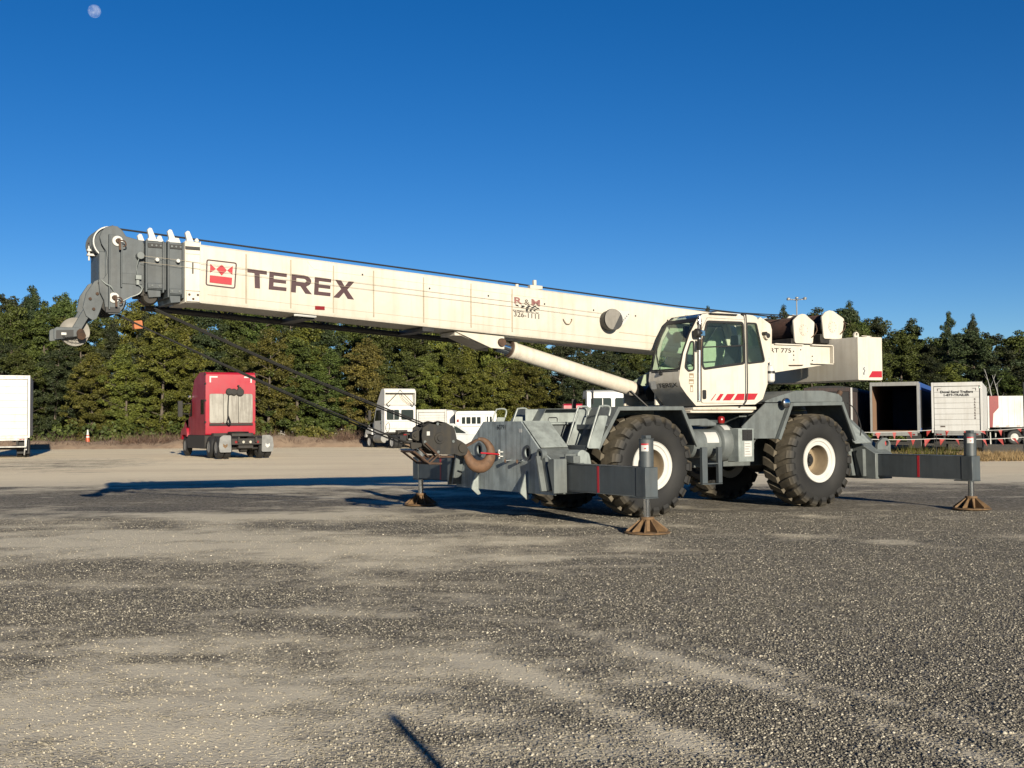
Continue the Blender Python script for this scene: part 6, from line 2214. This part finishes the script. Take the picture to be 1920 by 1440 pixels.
# ---- traffic cone on the berm
t = empty('traffic_cone', (-31.0, 82.0, .55), 0, 'orange traffic cone with a white collar on the dirt berm', 'cone')
g = G(); g.box(-.22, .22, -.22, .22, 0, .05); g.lathe([(.17, .05), (.125, .42), (.095, .60)], (0, 0, 0), 'z', 20)
vpart(g, 'cone_body', 'cone', t)
g = G(); g.lathe([(.097, .602), (.045, .98), (.0, .99)], (0, 0, 0), 'z', 20)
vpart(g, 'cone_tip', 'decal_white', t)
g = G(); g.lathe([(.131, .40), (.113, .52), (.111, .52), (.129, .40)], (0, 0, 0), 'z', 20, closed=True)
vpart(g, 'collar', 'decal_white', t)


# ---- pennant lines
def pennants(label, pts, sag, spacing, posts, seed):
    t = empty('pennant_line', pts[0][:2] + (0,), 0, label, 'pennants', 'pennant lines before the trailers')
    o = Vector(pts[0][:2] + (0,))
    rn = random.Random(seed)
    path = []
    for a, b in zip(pts, pts[1:]):
        a, b = Vector(a), Vector(b)
        for k in range(12):
            u = k / 12
            path.append(a.lerp(b, u) - Vector((0, 0, sag * 4 * u * (1 - u))))
    path.append(Vector(pts[-1]))
    g = G(); g.tube([p - o for p in path], .013, 5)
    g.obj('cord', M['decal_white'], t)
    d = .3
    acc = 0
    for a, b in zip(path, path[1:]):
        L = (b - a).length
        while d <= acc + L:
            p = a.lerp(b, (d - acc) / L) - o
            e = (b - a).normalized()
            w, h = .115 * rn.uniform(.6, 1.2), .36 * rn.uniform(.65, 1.1)
            tw = Vector((rn.uniform(-.16, .16), rn.uniform(-.15, .15), rn.uniform(0, .08)))
            g = G()
            th = Vector((0, .004, 0))
            A, B_, Cc = p - e * w - Vector((0, 0, .012)), p + e * w - Vector((0, 0, .012)), p + tw - Vector((0, 0, h))
            Dm = (A + B_ + Cc) / 3 + Vector((0, -.05 * rn.random(), 0))
            g.add([A, B_, Cc, Dm, A + th, B_ + th, Cc + th, Dm + th], [(0, 1, 3), (1, 2, 3), (2, 0, 3), (5, 4, 7), (6, 5, 7), (4, 6, 7), (0, 4, 5, 1), (1, 5, 6, 2), (2, 6, 4, 0)])
            g.obj('pennant', M['flag_red'] if rn.random() > .12 else M['ink'], t, smooth=0)
            d += spacing * rn.uniform(.85, 1.15)
        acc += L
    for x, y, h in posts:
        g = G(); g.cyl((x - o.x, y - o.y, 0), (x - o.x, y - o.y, h), .018, n=8)
        g.obj('post', M['ink'], t)
    return t


pennants('lower line of red triangular pennants strung before the trailers', [(13.2, 45.0, 1.05), (17.2, 45.6, .98), (21.5, 46.8, 1.0), (26, 47.5, 1.1)], .06, .68, [(13.2, 45.0, 1.1), (17.2, 45.6, 1.2), (21.5, 46.8, 1.1), (26, 47.5, 1.15)], 1)
pennants('upper line of red triangular pennants right under the trailer doors', [(14.8, 51.5, 1.25), (19.6, 52.2, 1.28), (24.0, 52.8, 1.32), (29.5, 53.5, 1.30)], .08, .85, [(14.8, 51.5, 1.3), (19.6, 52.2, 1.35), (24.0, 52.8, 1.4), (29.5, 53.5, 1.4)], 2)

# ---- masts and posts
t = empty('floodlight_mast', (35.7, 140, 0), 0, 'tall slim floodlight mast above the treetops over the winches', 'light mast')
g = G(); g.cyl((0, 0, 0), (0, 0, 17.0), .16, .07, n=10)
vpart(g, 'pole', 'alu', t)
for k in range(6):
    a = k * math.pi / 3 + .3
    c, s = math.cos(a), math.sin(a)
    g = G(); g.obox((0, 0, 16.9), (c * 1.0, s * 1.0, 17.0), .06, .06); g.lathe([(0, 0), (.24, .02), (.22, .14), (.10, .22), (0, .23)], (c * 1.15, s * 1.15, 16.95), 'z', 14)
    vpart(g, 'lamp_head', 'alu', t)
t = empty('steel_post', (26.55, 58.2, 0), 0, 'dark steel post at the right edge before the red nosed trailer', 'post')
g = G(); g.cyl((0, 0, 0), (0, 0, 3.62), .05, n=12)
vpart(g, 'shaft', 'ink', t)
g = G(); g.cyl((0, 0, 3.622), (0, 0, 3.66), .062, n=12)
vpart(g, 'cap', 'ink', t)
t = empty('dead_tree', (34.2, 79.5, 0), .4, 'pale bare dead tree before the wood above the red nosed trailer', 'tree')
g = G()
rn = random.Random(4)
for x0, top in ((0, 5.3), (.7, 4.9), (-.5, 4.4)):
    pth = smooth_path([(x0, 0, 0), (x0 - .1, 0, top * .4), (x0 - .35, .1, top * .75), (x0 - .8, .1, top)], 3)
    taper_tube(g, pth, [.07 * (1 - .85 * i / len(pth)) for i in range(len(pth))], 6)
    for k in range(5):
        p = pth[int(len(pth) * (.45 + .1 * k))]
        g.cyl(p, p + Vector((rn.uniform(-.6, .6), rn.uniform(-.2, .2), rn.uniform(.3, .7))), .02, .006, n=5)
vpart(g, 'branches', 'alu', t)
t = empty('marker_post', (1.55, .10, 0), 0, 'slim post out of frame whose thin shadow crosses the near gravel', 'post')
g = G(); g.cyl((0, 0, 0), (0, 0, 1.73), .034, n=12)
vpart(g, 'shaft', 'alu', t)
g = G(); g.cyl((0, 0, 1.731), (0, 0, 1.75), .038, n=12)
vpart(g, 'cap', 'alu', t)

# ---- the moon
t = G().lathe([(8.6 * math.sin(math.pi * k / 16), -8.6 * math.cos(math.pi * k / 16)) for k in range(17)], (0, 0, 0), 'z', 28)
mm, mn, ml, mb = _new('moon_surface')
mn.remove(mb)
df = mn.new('ShaderNodeBsdfDiffuse'); tr = mn.new('ShaderNodeBsdfTransparent'); ad = mn.new('ShaderNodeAddShader')
mco = mn.new('ShaderNodeTexCoord').outputs['Object']
ml.new(ramp(mn, ml, noisef(mn, ml, mco, .16, 3, .6), [(.42, (.026, .026, .027)), (.58, (.070, .068, .062))]), df.inputs[0])
ml.new(df.outputs[0], ad.inputs[0]); ml.new(tr.outputs[0], ad.inputs[1]); ml.new(ad.outputs[0], mn['Material Output'].inputs['Surface'])
mo = t.obj('moon', mm, None, 0, 60)
mo.location = (-553.6, 1480.0, 556.6)
tag(mo, 'pale daytime moon high in the blue sky at upper left', 'moon')
